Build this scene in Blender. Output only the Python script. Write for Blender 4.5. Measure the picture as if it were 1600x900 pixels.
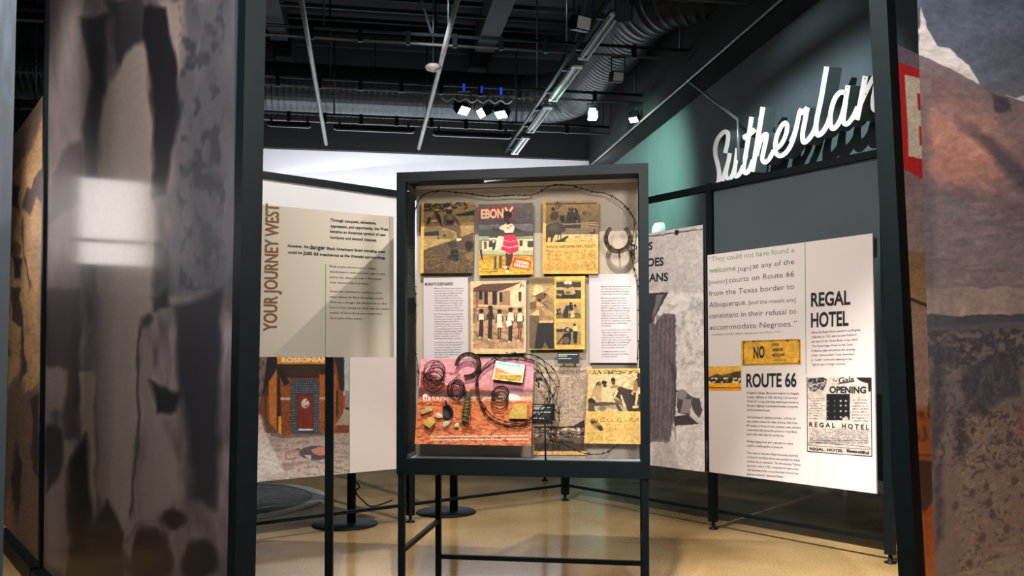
import bpy, bmesh, math, random
import numpy as np
from mathutils import Vector, Matrix

for o in list(bpy.data.objects): bpy.data.objects.remove(o)
S = bpy.context.scene
COL = S.collection

# ---------------------------------------------------------------- camera
EYE = 1.25
PITCH, ROLL = 0.0233449, -0.00204
F, CX, CY = 1298.66, 779.8, 534.84
cp, sp, cr, sr = math.cos(PITCH), math.sin(PITCH), math.cos(ROLL), math.sin(ROLL)
MM = np.array([[cr, -sr, 0], [sr, cr, 0], [0, 0, 1.0]]) @ np.array([[1, 0, 0], [0, sp, -cp], [0, cp, sp]])
cd = bpy.data.cameras.new('camera'); cam = bpy.data.objects.new('camera', cd); COL.objects.link(cam)
cd.sensor_width = 36.0; cd.lens = F / 1600 * 36.0
cd.shift_x = (800 - CX) / 1600; cd.shift_y = (CY - 450) / 1600
cd.clip_start = 0.05; cd.clip_end = 100
r0, r1, r2 = MM
cam.matrix_world = Matrix(((r0[0], -r1[0], -r2[0], 0), (r0[1], -r1[1], -r2[1], 0), (r0[2], -r1[2], -r2[2], EYE), (0, 0, 0, 1)))
S.camera = cam

# ---------------------------------------------------------------- world, exposure, lamps outside the view
S.view_settings.view_transform = 'Standard'; S.view_settings.look = 'None'
S.view_settings.gamma = 1.0; S.view_settings.use_curve_mapping = False
S.view_settings.exposure = 0.0
w = bpy.data.worlds.new('world'); S.world = w; w.use_nodes = True
w.node_tree.nodes['Background'].inputs[0].default_value = (0.10, 0.30, 0.36, 1)
w.node_tree.nodes['Background'].inputs[1].default_value = 0.05

def aim(o, p, t):
    o.location = p; o.rotation_euler = (Vector(t) - Vector(p)).to_track_quat('-Z', 'Y').to_euler()
def spot(p, t, e, ang, blend=0.5, col=(1, 0.93, 0.85), r=0.03):
    l = bpy.data.lights.new('spot_light', 'SPOT'); l.energy = e; l.spot_size = math.radians(ang); l.spot_blend = blend
    l.color = col; l.shadow_soft_size = r
    o = bpy.data.objects.new('spot_light', l); COL.objects.link(o); aim(o, p, t); return o
def area(p, t, e, sx, sy, col=(1, 1, 1)):
    l = bpy.data.lights.new('area_light', 'AREA'); l.shape = 'RECTANGLE'; l.size = sx; l.size_y = sy; l.energy = e; l.color = col
    o = bpy.data.objects.new('area_light', l); COL.objects.link(o); aim(o, p, t); return o

WARM = (1, 0.90, 0.78)
spot((-0.15, 1.75, 4.9), (0.05, 4.1, 1.42), 960, 24, 0.5, (1, 0.91, 0.82), 0.02)      # the case
spot((0.3, 4.9, 5.3), (0.4, 5.9, 0.0), 330, 62, 0.8, WARM, 0.10)                      # floor of the corner
spot((-1.3, 3.0, 5.3), (1.75, 5.9, 0.75), 900, 44, 0.7, (1, 0.93, 0.86), 0.03)        # right run
spot((1.9, 3.2, 5.3), (-1.1, 6.2, 1.5), 1080, 44, 0.7, (1, 0.93, 0.86), 0.03)         # left run
spot((-0.5, 1.6, 4.9), (-0.75, 4.4, 1.55), 330, 22, 0.6, (1, 0.93, 0.84), 0.03)       # journey panel
area((-0.6, 15.2, 3.55), (-0.9, 16.9, 5.0), 210, 9.0, 0.4, (0.93, 0.95, 1.0))           # wall wash, far wall
spot((0.2, 12.0, 5.1), (2.35, 13.8, 4.0), 1700, 75, 1.0, (0.55, 1.0, 0.76), 0.2)        # green wash
spot((-0.6, 6.0, 5.5), (3.0, 8.9, 3.35), 2300, 44, 0.9, (0.93, 0.97, 1.0), 0.04)        # the script sign
spot((0.1, 2.0, 4.9), (1.65, 3.5, 1.7), 2400, 40, 0.7, (1, 0.95, 0.90), 0.05)          # magazine cover panel
spot((-2.6, 2.6, 4.6), (-2.7, 4.7, 1.5), 520, 40, 0.8, (1, 0.93, 0.86), 0.05)         # sepia panel
area((-1.0, 0.9, 3.1), (-1.6, 3.2, 1.4), 78, 0.6, 0.6, (1, 0.95, 0.93))              # left banner
area((1.3, 0.2, 3.0), (1.6, 2.6, 1.3), 105, 0.6, 0.6, (1, 0.95, 0.92))                # right scrim
area((-2.0, 15.9, 4.9), (-2.0, 15.0, 6.2), 30, 8.0, 0.3, (0.9, 0.95, 1.0))           # glow under the back duct
spot((-1.5, 9.5, 5.2), (1.4, 13.2, 6.2), 520, 50, 0.9, (0.9, 0.95, 1.0), 0.2)          # glow on the near duct

# ---------------------------------------------------------------- layout maths
def ray(x, y): return MM.T @ np.array([(x - CX) / F, (y - CY) / F, 1.0])
E0 = np.array([0, 0, EYE])
def on_z(x, y, z=0.0): d = ray(x, y); return E0 + d * (z - EYE) / d[2]
def on_v(x, y, P, u, off=0.0):
    n = np.array([-u[1], u[0], 0.0]); Q = np.array([P[0], P[1], 0.0]) + n * off
    d = ray(x, y); return E0 + d * (n @ (Q - E0) / (n @ d))
def proj(P):
    q = (np.asarray(P) - E0) @ MM.T
    return q[..., 0] / q[..., 2] * F + CX, q[..., 1] / q[..., 2] * F + CY
def unit(a): return np.array([math.cos(a), math.sin(a), 0.0])
AA, CC, GG = math.radians(-52.085), math.radians(-8.866), math.radians(9.26)
A, B = unit(AA), unit(AA + math.pi / 2)        # display frames: right run, left run
CU, CD = unit(CC), unit(CC + math.pi / 2)      # the case: across, into depth
GU, GW = unit(GG), unit(GG + math.pi / 2)      # the building: across, into depth
K = on_z(883, 782)                             # corner foot of the display frames

# ---------------------------------------------------------------- materials
def srgb(c):
    c = np.asarray(c, float) / 255.0
    return np.where(c <= 0.04045, c / 12.92, ((c + 0.055) / 1.055) ** 2.4)
MATS = {}
def mat(name, col=(128, 128, 128), rough=0.6, metal=0.0, noise=0.0, nscale=8.0, col2=None, bump=0.0, bscale=60.0, emit=0, alpha=1.0, coat=0.0, trans=0.0, vec=None, attr=None):
    if name in MATS: return MATS[name]
    m = bpy.data.materials.new(name); m.use_nodes = True; nt = m.node_tree; N = nt.nodes; L = nt.links
    b = N['Principled BSDF']; c = tuple(srgb(col)) + (1,)
    b.inputs['Base Color'].default_value = c; b.inputs['Roughness'].default_value = rough; b.inputs['Metallic'].default_value = metal
    b.inputs['Alpha'].default_value = alpha; b.inputs['Coat Weight'].default_value = coat; b.inputs['Coat Roughness'].default_value = 0.12
    tc = N.new('ShaderNodeTexCoord')
    if attr:
        a = N.new('ShaderNodeAttribute'); a.attribute_name = attr; L.new(a.outputs['Color'], b.inputs['Base Color'])
    elif noise > 0 or col2 is not None:
        mp = N.new('ShaderNodeMapping'); mp.inputs['Scale'].default_value = vec or (1, 1, 1)
        n = N.new('ShaderNodeTexNoise'); n.inputs['Scale'].default_value = nscale; n.inputs['Detail'].default_value = 8
        L.new(tc.outputs['Object'], mp.inputs[0]); L.new(mp.outputs[0], n.inputs['Vector'])
        r = N.new('ShaderNodeValToRGB'); r.color_ramp.elements[0].position = 0.35; r.color_ramp.elements[1].position = 0.68
        c2 = tuple(srgb(col2)) + (1,) if col2 is not None else tuple(x * (1 - noise) for x in c[:3]) + (1,)
        r.color_ramp.elements[0].color = c2; r.color_ramp.elements[1].color = c
        L.new(n.outputs['Fac'], r.inputs[0]); L.new(r.outputs[0], b.inputs['Base Color'])
    if bump > 0:
        n2 = N.new('ShaderNodeTexNoise'); n2.inputs['Scale'].default_value = bscale; n2.inputs['Detail'].default_value = 5
        L.new(tc.outputs['Object'], n2.inputs['Vector'])
        bp = N.new('ShaderNodeBump'); bp.inputs['Strength'].default_value = bump; bp.inputs['Distance'].default_value = 0.01
        L.new(n2.outputs['Fac'], bp.inputs['Height']); L.new(bp.outputs[0], b.inputs['Normal'])
    if emit:
        b.inputs['Emission Color'].default_value = c; b.inputs['Emission Strength'].default_value = emit
    if trans:
        t = N.new('ShaderNodeBsdfTranslucent'); mx = N.new('ShaderNodeMixShader'); mx.inputs[0].default_value = trans
        t.inputs[0].default_value = c
        if attr: L.new(a.outputs['Color'], t.inputs[0])
        L.new(b.outputs[0], mx.inputs[1]); L.new(t.outputs[0], mx.inputs[2]); L.new(mx.outputs[0], N['Material Output'].inputs[0])
    MATS[name] = m; return m

BLK = mat('black_metal', (5, 19, 23), 0.5, 0.0, noise=0.3, nscale=30)
MATS['black_metal'].node_tree.nodes['Principled BSDF'].inputs['Specular IOR Level'].default_value = 0.2
CEIL = mat('ceiling_black', (4, 13, 16), 0.8, noise=0.4, nscale=1.5)
PIPE = mat('grid_pipe', (64, 74, 78), 0.35, 0.6, noise=0.3, nscale=20)
PIPE2 = mat('bare_pipe', (130, 132, 132), 0.4, 0.4, noise=0.3, nscale=14)
WHITE = mat('white_wall', (225, 226, 230), 0.7, noise=0.05, nscale=3, bump=0.05)
GREEN = mat('green_wall', (66, 80, 84), 0.8, noise=0.12, nscale=2.0, bump=0.05, bscale=30)
PAPER = mat('print_colours', attr='col', rough=0.6)
PAPERG = mat('banner_print', attr='col', rough=0.55, coat=0.35)
WPANEL = mat('white_panel', (222, 212, 210), 0.5, noise=0.04, nscale=2.0)
TPANEL = mat('frosted_panel', (76, 88, 94), 0.45, noise=0.08, nscale=2.5, alpha=0.9)
BACK = mat('case_canvas', (186, 168, 150), 0.85, noise=0.15, nscale=4, bump=0.3, bscale=300)
LEDGE = mat('case_floor', (150, 150, 160), 0.6, noise=0.1, nscale=6)
EDGE = mat('board_edge', (52, 48, 46), 0.8, noise=0.2)
INK = mat('ink_black', (16, 24, 28), 0.7)
INKB = mat('ink_brown', (120, 78, 30), 0.7)
INKG = mat('ink_green', (110, 150, 100), 0.7)
INKS = mat('ink_soft', (58, 58, 64), 0.7)
INKW = mat('ink_white', (240, 232, 220), 0.7)
INKC = mat('ink_cream', (235, 222, 175), 0.7)
WIRE = mat('rusty_wire', (34, 28, 26), 0.6, 0.5, noise=0.5, nscale=80)
RUST = mat('rusted_iron', (98, 62, 38), 0.7, 0.3, col2=(38, 30, 28), nscale=35, bump=0.5, bscale=120)
LAMP = mat('lamp_lit', (255, 236, 214), emit=14)
FIX = mat('fixture_white', (200, 205, 205), 0.4, noise=0.1)
BLUE = mat('blue_clip', (20, 70, 220), 0.4, emit=0.6)

def floor_mat():
    m = bpy.data.materials.new('polished_concrete'); m.use_nodes = True; N = m.node_tree.nodes; L = m.node_tree.links; b = N['Principled BSDF']
    tc = N.new('ShaderNodeTexCoord')
    n1 = N.new('ShaderNodeTexNoise'); n1.inputs['Scale'].default_value = 1.1; n1.inputs['Detail'].default_value = 9
    n2 = N.new('ShaderNodeTexNoise'); n2.inputs['Scale'].default_value = 70; n2.inputs['Detail'].default_value = 3
    for n in (n1, n2): L.new(tc.outputs['Object'], n.inputs['Vector'])
    r = N.new('ShaderNodeValToRGB'); e = r.color_ramp.elements
    e[0].position = 0.33; e[0].color = tuple(srgb((154, 124, 80))) + (1,); e[1].position = 0.7; e[1].color = tuple(srgb((204, 172, 118))) + (1,)
    r2 = N.new('ShaderNodeValToRGB'); e = r2.color_ramp.elements
    e[0].position = 0.30; e[0].color = (0.45, 0.43, 0.4, 1); e[1].position = 0.46; e[1].color = (1, 1, 1, 1)
    mx = N.new('ShaderNodeMixRGB'); mx.blend_type = 'MULTIPLY'; mx.inputs[0].default_value = 0.8
    L.new(n1.outputs['Fac'], r.inputs[0]); L.new(n2.outputs['Fac'], r2.inputs[0])
    L.new(r.outputs[0], mx.inputs[1]); L.new(r2.outputs[0], mx.inputs[2]); L.new(mx.outputs[0], b.inputs['Base Color'])
    rr = N.new('ShaderNodeMapRange'); rr.inputs[3].default_value = 0.08; rr.inputs[4].default_value = 0.20
    L.new(n1.outputs['Fac'], rr.inputs[0]); L.new(rr.outputs[0], b.inputs['Roughness'])
    b.inputs['Coat Weight'].default_value = 0.05; b.inputs['Coat Roughness'].default_value = 0.05; b.inputs['Specular IOR Level'].default_value = 0.32
    bp = N.new('ShaderNodeBump'); bp.inputs['Strength'].default_value = 0.05; bp.inputs['Distance'].default_value = 0.01
    L.new(n1.outputs['Fac'], bp.inputs['Height']); L.new(bp.outputs[0], b.inputs['Normal'])
    return m
FLOOR = floor_mat()
def glass_mat():
    m = bpy.data.materials.new('clear_glass'); m.use_nodes = True; N = m.node_tree.nodes; L = m.node_tree.links
    N.remove(N['Principled BSDF'])
    t = N.new('ShaderNodeBsdfTransparent'); t.inputs[0].default_value = (0.97, 0.985, 0.98, 1)
    g = N.new('ShaderNodeBsdfGlossy'); g.inputs['Roughness'].default_value = 0.02
    lw = N.new('ShaderNodeFresnel'); lw.inputs[0].default_value = 1.25
    ge = N.new('ShaderNodeNewGeometry'); sb = N.new('ShaderNodeMath'); sb.operation = 'SUBTRACT'; sb.inputs[0].default_value = 1.0; sb.use_clamp = True
    L.new(ge.outputs['Backfacing'], sb.inputs[1]); ml = N.new('ShaderNodeMath'); ml.operation = 'MULTIPLY'; L.new(lw.outputs[0], ml.inputs[0]); L.new(sb.outputs[0], ml.inputs[1])
    mx = N.new('ShaderNodeMixShader'); L.new(ml.outputs[0], mx.inputs[0]); L.new(t.outputs[0], mx.inputs[1]); L.new(g.outputs[0], mx.inputs[2])
    L.new(mx.outputs[0], N['Material Output'].inputs[0]); return m
GLASS = glass_mat()

# ---------------------------------------------------------------- object helpers
def link(name, me, m, parent=None, loc=(0, 0, 0)):
    o = bpy.data.objects.new(name, me); COL.objects.link(o)
    if m is not None and len(me.materials) == 0: me.materials.append(m)
    o.location = loc
    if parent is not None: o.parent = parent
    return o
def thing(name, label, cat, loc=(0, 0, 0), rz=0.0, group=None):
    o = bpy.data.objects.new(name, None); COL.objects.link(o); o.location = loc; o.rotation_euler = (0, 0, rz); o.empty_display_size = 0.1
    return tag(o, label, cat, group)
def tag(o, label, cat, group=None):
    o['label'] = label; o['category'] = cat
    if group: o['group'] = group
    return o
def struct(o): o['kind'] = 'structure'; return o
def origin_to(o, p):
    """move a mesh's origin to p without moving the mesh"""
    p = Vector(p); o.data.transform(Matrix.Translation(-p)); o.location = Vector(o.location) + p; return o
class MB:
    def __init__(s): s.v = []; s.f = []; s.sm = []
    def add(s, V, Fs, smooth=False):
        b = len(s.v); s.v += [tuple(map(float, p)) for p in V]; s.f += [tuple(i + b for i in f) for f in Fs]; s.sm += [smooth] * len(Fs); return s
    def box(s, x0, x1, y0, y1, z0, z1):
        return s.add([(x, y, z) for x in (x0, x1) for y in (y0, y1) for z in (z0, z1)],
                     [(0, 1, 3, 2), (4, 6, 7, 5), (0, 4, 5, 1), (2, 3, 7, 6), (0, 2, 6, 4), (1, 5, 7, 3)])
    def hexa(s, q, t):
        """q: four corners of the front face, t: thickness vector"""
        q = [np.asarray(p, float) for p in q]; t = np.asarray(t, float)
        return s.add(q + [p + t for p in q], [(0, 1, 2, 3), (7, 6, 5, 4), (0, 4, 5, 1), (1, 5, 6, 2), (2, 6, 7, 3), (3, 7, 4, 0)])
    def bar(s, p, q, w, h=None, up=(0, 0, 1)):
        p = Vector(p); q = Vector(q); h = h or w; d = (q - p).normalized(); u = Vector(up)
        if abs(d.dot(u)) > 0.98: u = Vector((1, 0, 0))
        a = d.cross(u).normalized() * w / 2; b = a.cross(d).normalized() * h / 2
        V = [e + i * a + j * b for e in (p, q) for i, j in ((-1, -1), (1, -1), (1, 1), (-1, 1))]
        return s.add(V, [(0, 1, 2, 3), (7, 6, 5, 4), (0, 4, 5, 1), (1, 5, 6, 2), (2, 6, 7, 3), (3, 7, 4, 0)])
    def tube(s, pts, r, n=8, caps=True, closed=False):
        P = [Vector(p) for p in pts]; m = len(P); R = r if hasattr(r, '__len__') else [r] * m; ring = []; V = []
        nrm = None
        for i in range(m):
            d = (P[(i + 1) % m] - P[i - 1]) if (closed or 0 < i < m - 1) else (P[1] - P[0] if i == 0 else P[-1] - P[-2])
            d.normalize()
            if nrm is None:
                nrm = d.cross(Vector((0, 0, 1)))
                if nrm.length < 0.05: nrm = d.cross(Vector((1, 0, 0)))
            nrm = (nrm - d * nrm.dot(d)).normalized(); bn = d.cross(nrm)
            V += [P[i] + R[i] * (math.cos(2 * math.pi * k / n) * nrm + math.sin(2 * math.pi * k / n) * bn) for k in range(n)]
        Fs = [(i * n + k, i * n + (k + 1) % n, ((i + 1) % m) * n + (k + 1) % n, ((i + 1) % m) * n + k) for i in range(m if closed else m - 1) for k in range(n)]
        if caps and not closed: Fs += [tuple(range(n - 1, -1, -1)), tuple(range((m - 1) * n, m * n))]
        return s.add(V, Fs, True)
    def lathe(s, prof, n=24, c=(0, 0, 0), ax=2):
        m = len(prof); V = []
        for r, z in prof:
            for k in range(n):
                a = 2 * math.pi * k / n; p = [r * math.cos(a), r * math.sin(a), z]
                if ax == 1: p = [p[0], p[2], p[1]]
                V.append((p[0] + c[0], p[1] + c[1], p[2] + c[2]))
        return s.add(V, [(i * n + k, i * n + (k + 1) % n, (i + 1) * n + (k + 1) % n, (i + 1) * n + k) for i in range(m - 1) for k in range(n)], True)
    def build(s, name, m, parent=None, loc=(0, 0, 0), bevel=0.0):
        me = bpy.data.meshes.new(name); me.from_pydata(s.v, [], s.f); me.update()
        bm = bmesh.new(); bm.from_mesh(me); bmesh.ops.recalc_face_normals(bm, faces=bm.faces)
        if bevel > 0: bmesh.ops.bevel(bm, geom=bm.edges[:], offset=bevel, segments=1, affect='EDGES')
        bm.to_mesh(me); bm.free()
        if bevel == 0: me.polygons.foreach_set('use_smooth', s.sm)
        return link(name, me, m, parent, loc)
def spline(P, n=8, closed=False):
    P = [np.asarray(p, float) for p in P]; out = []; m = len(P)
    for i in range(m if closed else m - 1):
        g = (lambda k: P[k % m]) if closed else (lambda k: P[min(max(k, 0), m - 1)])
        p0, p1, p2, p3 = g(i - 1), g(i), g(i + 1), g(i + 2)
        for t in np.arange(n) / n:
            out.append(0.5 * (2 * p1 + (p2 - p0) * t + (2 * p0 - 5 * p1 + 4 * p2 - p3) * t * t + (3 * p1 - p0 - 3 * p2 + p3) * t ** 3))
    if not closed: out.append(P[-1])
    return out

# ---------------------------------------------------------------- printed pictures: coloured fine meshes
def _h(ix, iy, s):
    v = np.sin(ix * 127.1 + iy * 311.7 + s * 74.7) * 43758.5453; return v - np.floor(v)
def vnoise(x, y, s=0):
    ix, iy = np.floor(x), np.floor(y); fx, fy = x - ix, y - iy; fx = fx * fx * (3 - 2 * fx); fy = fy * fy * (3 - 2 * fy)
    return (_h(ix, iy, s) * (1 - fx) + _h(ix + 1, iy, s) * fx) * (1 - fy) + (_h(ix, iy + 1, s) * (1 - fx) + _h(ix + 1, iy + 1, s) * fx) * fy
class Art:
    """a print's pigment; coordinates are those of the traced picture, laid flat on the sheet"""
    def __init__(s, X, Y): s.X = X; s.Y = Y; s.C = np.zeros(X.shape + (3,)); s.t = (0, 0, 1, 1)
    def at(s, x0=0, y0=0, sx=1, sy=None): s.t = (x0, y0, sx, sy or sx); return s
    def warp(s, amp, sx, sy=None, seed=0):
        sy = sy or sx; X, Y = s.X, s.Y
        s.X = X + amp * ((vnoise(X / sx, Y / sy, seed) - .5) + .5 * (vnoise(X / sx * 2.3, Y / sy * 2.3, seed + 1) - .5)) * 2
        s.Y = Y + amp * ((vnoise(X / sx, Y / sy, seed + 2) - .5) + .5 * (vnoise(X / sx * 2.3, Y / sy * 2.3, seed + 3) - .5)) * 2
        return s
    def T(s, P): P = np.asarray(P, float); return P * [s.t[2], s.t[3]] + [s.t[0], s.t[1]]
    def base(s, c): s.C[:] = c; return s
    def grad(s, stops, wob=0):
        y = (s.Y - s.t[1]) / s.t[3] + (wob * (vnoise(s.X / 9, s.Y / 9, 5) - .5) if wob else 0)
        for k in range(3): s.C[..., k] = np.interp(y, [a for a, _ in stops], [c[k] for _, c in stops])
        return s
    def mix(s, a, c, sel=None):
        a = a[..., None]
        if sel is None: s.C = s.C * (1 - a) + np.asarray(c, float) * a
        else: s.C[sel] = s.C[sel] * (1 - a) + np.asarray(c, float) * a
    def poly(s, P, c, f=0.7, a=1.0, tex=0, ts=3):
        P = s.T(P); lo = P.min(0) - f - 1; hi = P.max(0) + f + 1
        sel = (s.X > lo[0]) & (s.X < hi[0]) & (s.Y > lo[1]) & (s.Y < hi[1])
        x, y = s.X[sel], s.Y[sel]
        if len(x) == 0: return s
        ins = np.zeros(len(x), bool); d = np.full(len(x), 1e9)
        for i in range(len(P)):
            (ax, ay), (bx, by) = P[i - 1], P[i]
            if ay != by: ins ^= ((ay > y) != (by > y)) & (x < (bx - ax) * (y - ay) / (by - ay) + ax)
            ex, ey = bx - ax, by - ay; t = np.clip(((x - ax) * ex + (y - ay) * ey) / (ex * ex + ey * ey + 1e-9), 0, 1)
            d = np.minimum(d, np.hypot(x - ax - t * ex, y - ay - t * ey))
        al = np.clip(0.5 + np.where(ins, d, -d) / f, 0, 1) * a
        if tex: al = al * (1 - tex + tex * vnoise(x / ts, y / ts, 3) * 1.6).clip(0, 1)
        s.mix(al, c, sel); return s
    def rect(s, x0, y0, x1, y1, c, **k): return s.poly([(x0, y0), (x1, y0), (x1, y1), (x0, y1)], c, **k)
    def ell(s, x, y, rx, ry, c, f=0.8, a=1.0, rot=0):
        x, y = s.T([(x, y)])[0]; rx *= s.t[2]; ry *= s.t[3]; ca, sa = math.cos(rot), math.sin(rot)
        dx, dy = s.X - x, s.Y - y; u, v = dx * ca + dy * sa, -dx * sa + dy * ca
        al = np.clip(0.5 + (1 - np.hypot(u / rx, v / ry)) * min(rx, ry) / f, 0, 1) * a
        s.mix(al, c); return s
    def line(s, P, wd, c, f=0.7, a=1.0):
        P = s.T(P); wd = wd * s.t[2]; lo = P.min(0) - wd - f - 1; hi = P.max(0) + wd + f + 1
        sel = (s.X > lo[0]) & (s.X < hi[0]) & (s.Y > lo[1]) & (s.Y < hi[1]); x, y = s.X[sel], s.Y[sel]
        if len(x) == 0: return s
        d = np.full(len(x), 1e9)
        for (ax, ay), (bx, by) in zip(P[:-1], P[1:]):
            ex, ey = bx - ax, by - ay; t = np.clip(((x - ax) * ex + (y - ay) * ey) / (ex * ex + ey * ey + 1e-9), 0, 1)
            d = np.minimum(d, np.hypot(x - ax - t * ex, y - ay - t * ey))
        s.mix(np.clip(0.5 + (wd / 2 - d) / f, 0, 1) * a, c, sel); return s
    def noise(s, amp, sx, sy=None, seed=0):
        n = vnoise(s.X / sx, s.Y / (sy or sx), seed) + 0.5 * vnoise(s.X / sx * 2.1, s.Y / (sy or sx) * 2.1, seed + 9) - 0.75
        s.C *= (1 + amp * n)[..., None]; return s
    def blot(s, x0, y0, x1, y1, c, sx, sy=None, th=0.5, a=1.0, seed=0, soft=0.1):
        (x0, y0), (x1, y1) = s.T([(x0, y0), (x1, y1)])
        sel = (s.X > x0) & (s.X < x1) & (s.Y > y0) & (s.Y < y1); x, y = s.X[sel], s.Y[sel]
        n = (vnoise(x / sx, y / (sy or sx), seed) * 2 + vnoise(x / sx * 2.3, y / (sy or sx) * 2.3, seed + 4)) / 3
        s.mix(np.clip((n - th) / soft, 0, 1) * a, c, sel); return s
    def column(s, x0, y0, x1, y1, c, pitch=2.4, seed=0, a=0.75):
        """a column of set type too small to read"""
        (x0, y0), (x1, y1) = s.T([(x0, y0), (x1, y1)])
        sel = (s.X > x0) & (s.X < x1) & (s.Y > y0) & (s.Y < y1); x, y = s.X[sel], s.Y[sel]
        row = np.floor((y - y0) / pitch); ph = (y - y0) / pitch - row
        w_ = _h(np.floor(x / 1.3), row, seed)
        s.mix(((ph > .3) & (ph < .85) & (w_ > .25)) * a * (0.5 + 0.5 * w_), c, sel); return s

def sheet(name, quad3, paint, m, parent=None, cell=1.0, thick=None, gain=1.0, edge=EDGE, grain=.16):
    """quad3: TL,TR,BR,BL in space. One mesh: a fine coloured grid in front, sides and back behind."""
    Q = [np.asarray(q, float) for q in quad3]; px = [proj(q) for q in Q]
    W = max(math.dist(px[0], px[1]), math.dist(px[3], px[2])); Hh = max(math.dist(px[0], px[3]), math.dist(px[1], px[2]))
    nu = max(2, int(W / cell)); nv = max(2, int(Hh / cell))
    u = np.linspace(0, 1, nu + 1)[None, :, None]; v = np.linspace(0, 1, nv + 1)[:, None, None]
    P = (Q[0] * (1 - u) + Q[1] * u) * (1 - v) + (Q[3] * (1 - u) + Q[2] * u) * v
    X, Y = proj(P); art = Art(X, Y); paint(art)
    g = 1 + grain * (vnoise(X / 1.1, Y / 1.1, 77) - .5) + grain * .9 * (vnoise(X / 3.7, Y / 3.7, 78) - .5); art.C = art.C * g[..., None]
    if cell < 1: art.C = (art.C - 128) * 1.15 + 124
    C = srgb(np.clip(art.C, 0, 255)) * gain
    c0 = (Q[0] + Q[2]) / 2
    idx = np.arange((nu + 1) * (nv + 1)).reshape(nv + 1, nu + 1)
    faces = np.stack([idx[1:, :-1], idx[1:, 1:], idx[:-1, 1:], idx[:-1, :-1]], -1).reshape(-1, 4)
    V = (P - c0).reshape(-1, 3); nV = len(V)
    me = bpy.data.meshes.new(name)
    extra = []
    if thick is not None:
        t = np.asarray(thick, float); fr = [idx[0, 0], idx[0, -1], idx[-1, -1], idx[-1, 0]]
        EV = [q - c0 for q in Q] + [q - c0 + t for q in Q]
        V = np.vstack([V, EV]); b = nV
        extra = [(b + i, b + (i + 1) % 4, b + 4 + (i + 1) % 4, b + 4 + i) for i in range(4)] + [(b + 4, b + 5, b + 6, b + 7)]
    faces = np.vstack([faces, np.array(extra, int).reshape(-1, 4)])
    me.vertices.add(len(V)); me.vertices.foreach_set('co', V.astype(np.float32).ravel())
    me.loops.add(len(faces) * 4); me.loops.foreach_set('vertex_index', faces.ravel().astype(np.int32))
    me.polygons.add(len(faces)); me.polygons.foreach_set('loop_start', np.arange(len(faces), dtype=np.int32) * 4)
    mi = np.zeros(len(faces), np.int32); mi[len(faces) - len(extra):] = 1
    me.materials.append(m); me.materials.append(edge)
    me.update(calc_edges=True); me.polygons.foreach_set('material_index', mi)
    at = me.color_attributes.new('col', 'FLOAT_COLOR', 'POINT')
    CA = np.ones((len(V), 4), np.float32); CA[:nV, :3] = C.reshape(-1, 3); at.data.foreach_set('color', CA.ravel())
    o = bpy.data.objects.new(name, me); COL.objects.link(o)
    if parent is None: o.location = c0
    else:
        o.parent = parent; o.location = parent.matrix_basis.inverted() @ Vector(c0); o.rotation_euler = (0, 0, -parent.rotation_euler[2])
    return o

# ---------------------------------------------------------------- lettering as flat printed meshes
_dg = None
def glyphs(txt, bold=0.0, res=2, shear=0.0, spacing=1.0):
    cu = bpy.data.curves.new('t', 'FONT'); cu.body = txt; cu.size = 1.0; cu.resolution_u = res; cu.offset = bold; cu.shear = shear; cu.space_character = spacing
    cu.fill_mode = 'FRONT' if hasattr(cu, 'fill_mode') else cu.fill_mode
    ob = bpy.data.objects.new('t', cu); COL.objects.link(ob)
    dg = bpy.context.evaluated_depsgraph_get(); me = bpy.data.meshes.new_from_object(ob.evaluated_get(dg))
    n = len(me.vertices); co = np.zeros(n * 3); me.vertices.foreach_get('co', co); co = co.reshape(-1, 3)
    fs = [tuple(p.vertices) for p in me.polygons]
    bpy.data.objects.remove(ob); bpy.data.curves.remove(cu); bpy.data.meshes.remove(me)
    return co, fs
def letter(lines, plane, m, parent, name='lettering', off=0.004, res=2):
    off *= 0.4
    if 'heading' in name or 'title' in name: res = 6
    elif res == 2: res = 3
    """lines: (text, x0, ybase0, x1, ybase1, cap height px, bold[, spacing]); plane: function (x,y,off)->point"""
    mb = MB()
    for L_ in lines:
        txt, x0, y0, x1, y1, cap, bold = L_[:7]; sh = L_[7] if len(L_) > 7 else 0.0
        co, fs = glyphs(txt, bold, res, sh)
        if len(co) == 0: continue
        a0, a1 = co[:, 0].min(), co[:, 0].max()
        p0 = plane(x0, y0, off); p1 = plane(x1, y1, off); up = plane(x0, y0 - cap, off) - p0
        u = (co[:, 0] - a0) / (a1 - a0); v = co[:, 1] / 0.73
        P = p0 + (p1 - p0) * u[:, None] + up * v[:, None]
        mb.add(P, fs)
    c0 = np.mean([p for p in mb.v], 0)
    mb.v = [tuple(np.array(p) - c0) for p in mb.v]
    me = bpy.data.meshes.new(name); me.from_pydata(mb.v, [], mb.f); me.update()
    o = link(name, me, m)
    if 'heading' not in name and 'title' not in name: o['kind'] = 'stuff'
    if parent is None: o.location = c0
    else: o.parent = parent; o.location = parent.matrix_basis.inverted() @ Vector(c0); o.rotation_euler = (0, 0, -parent.rotation_euler[2])
    return o
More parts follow.
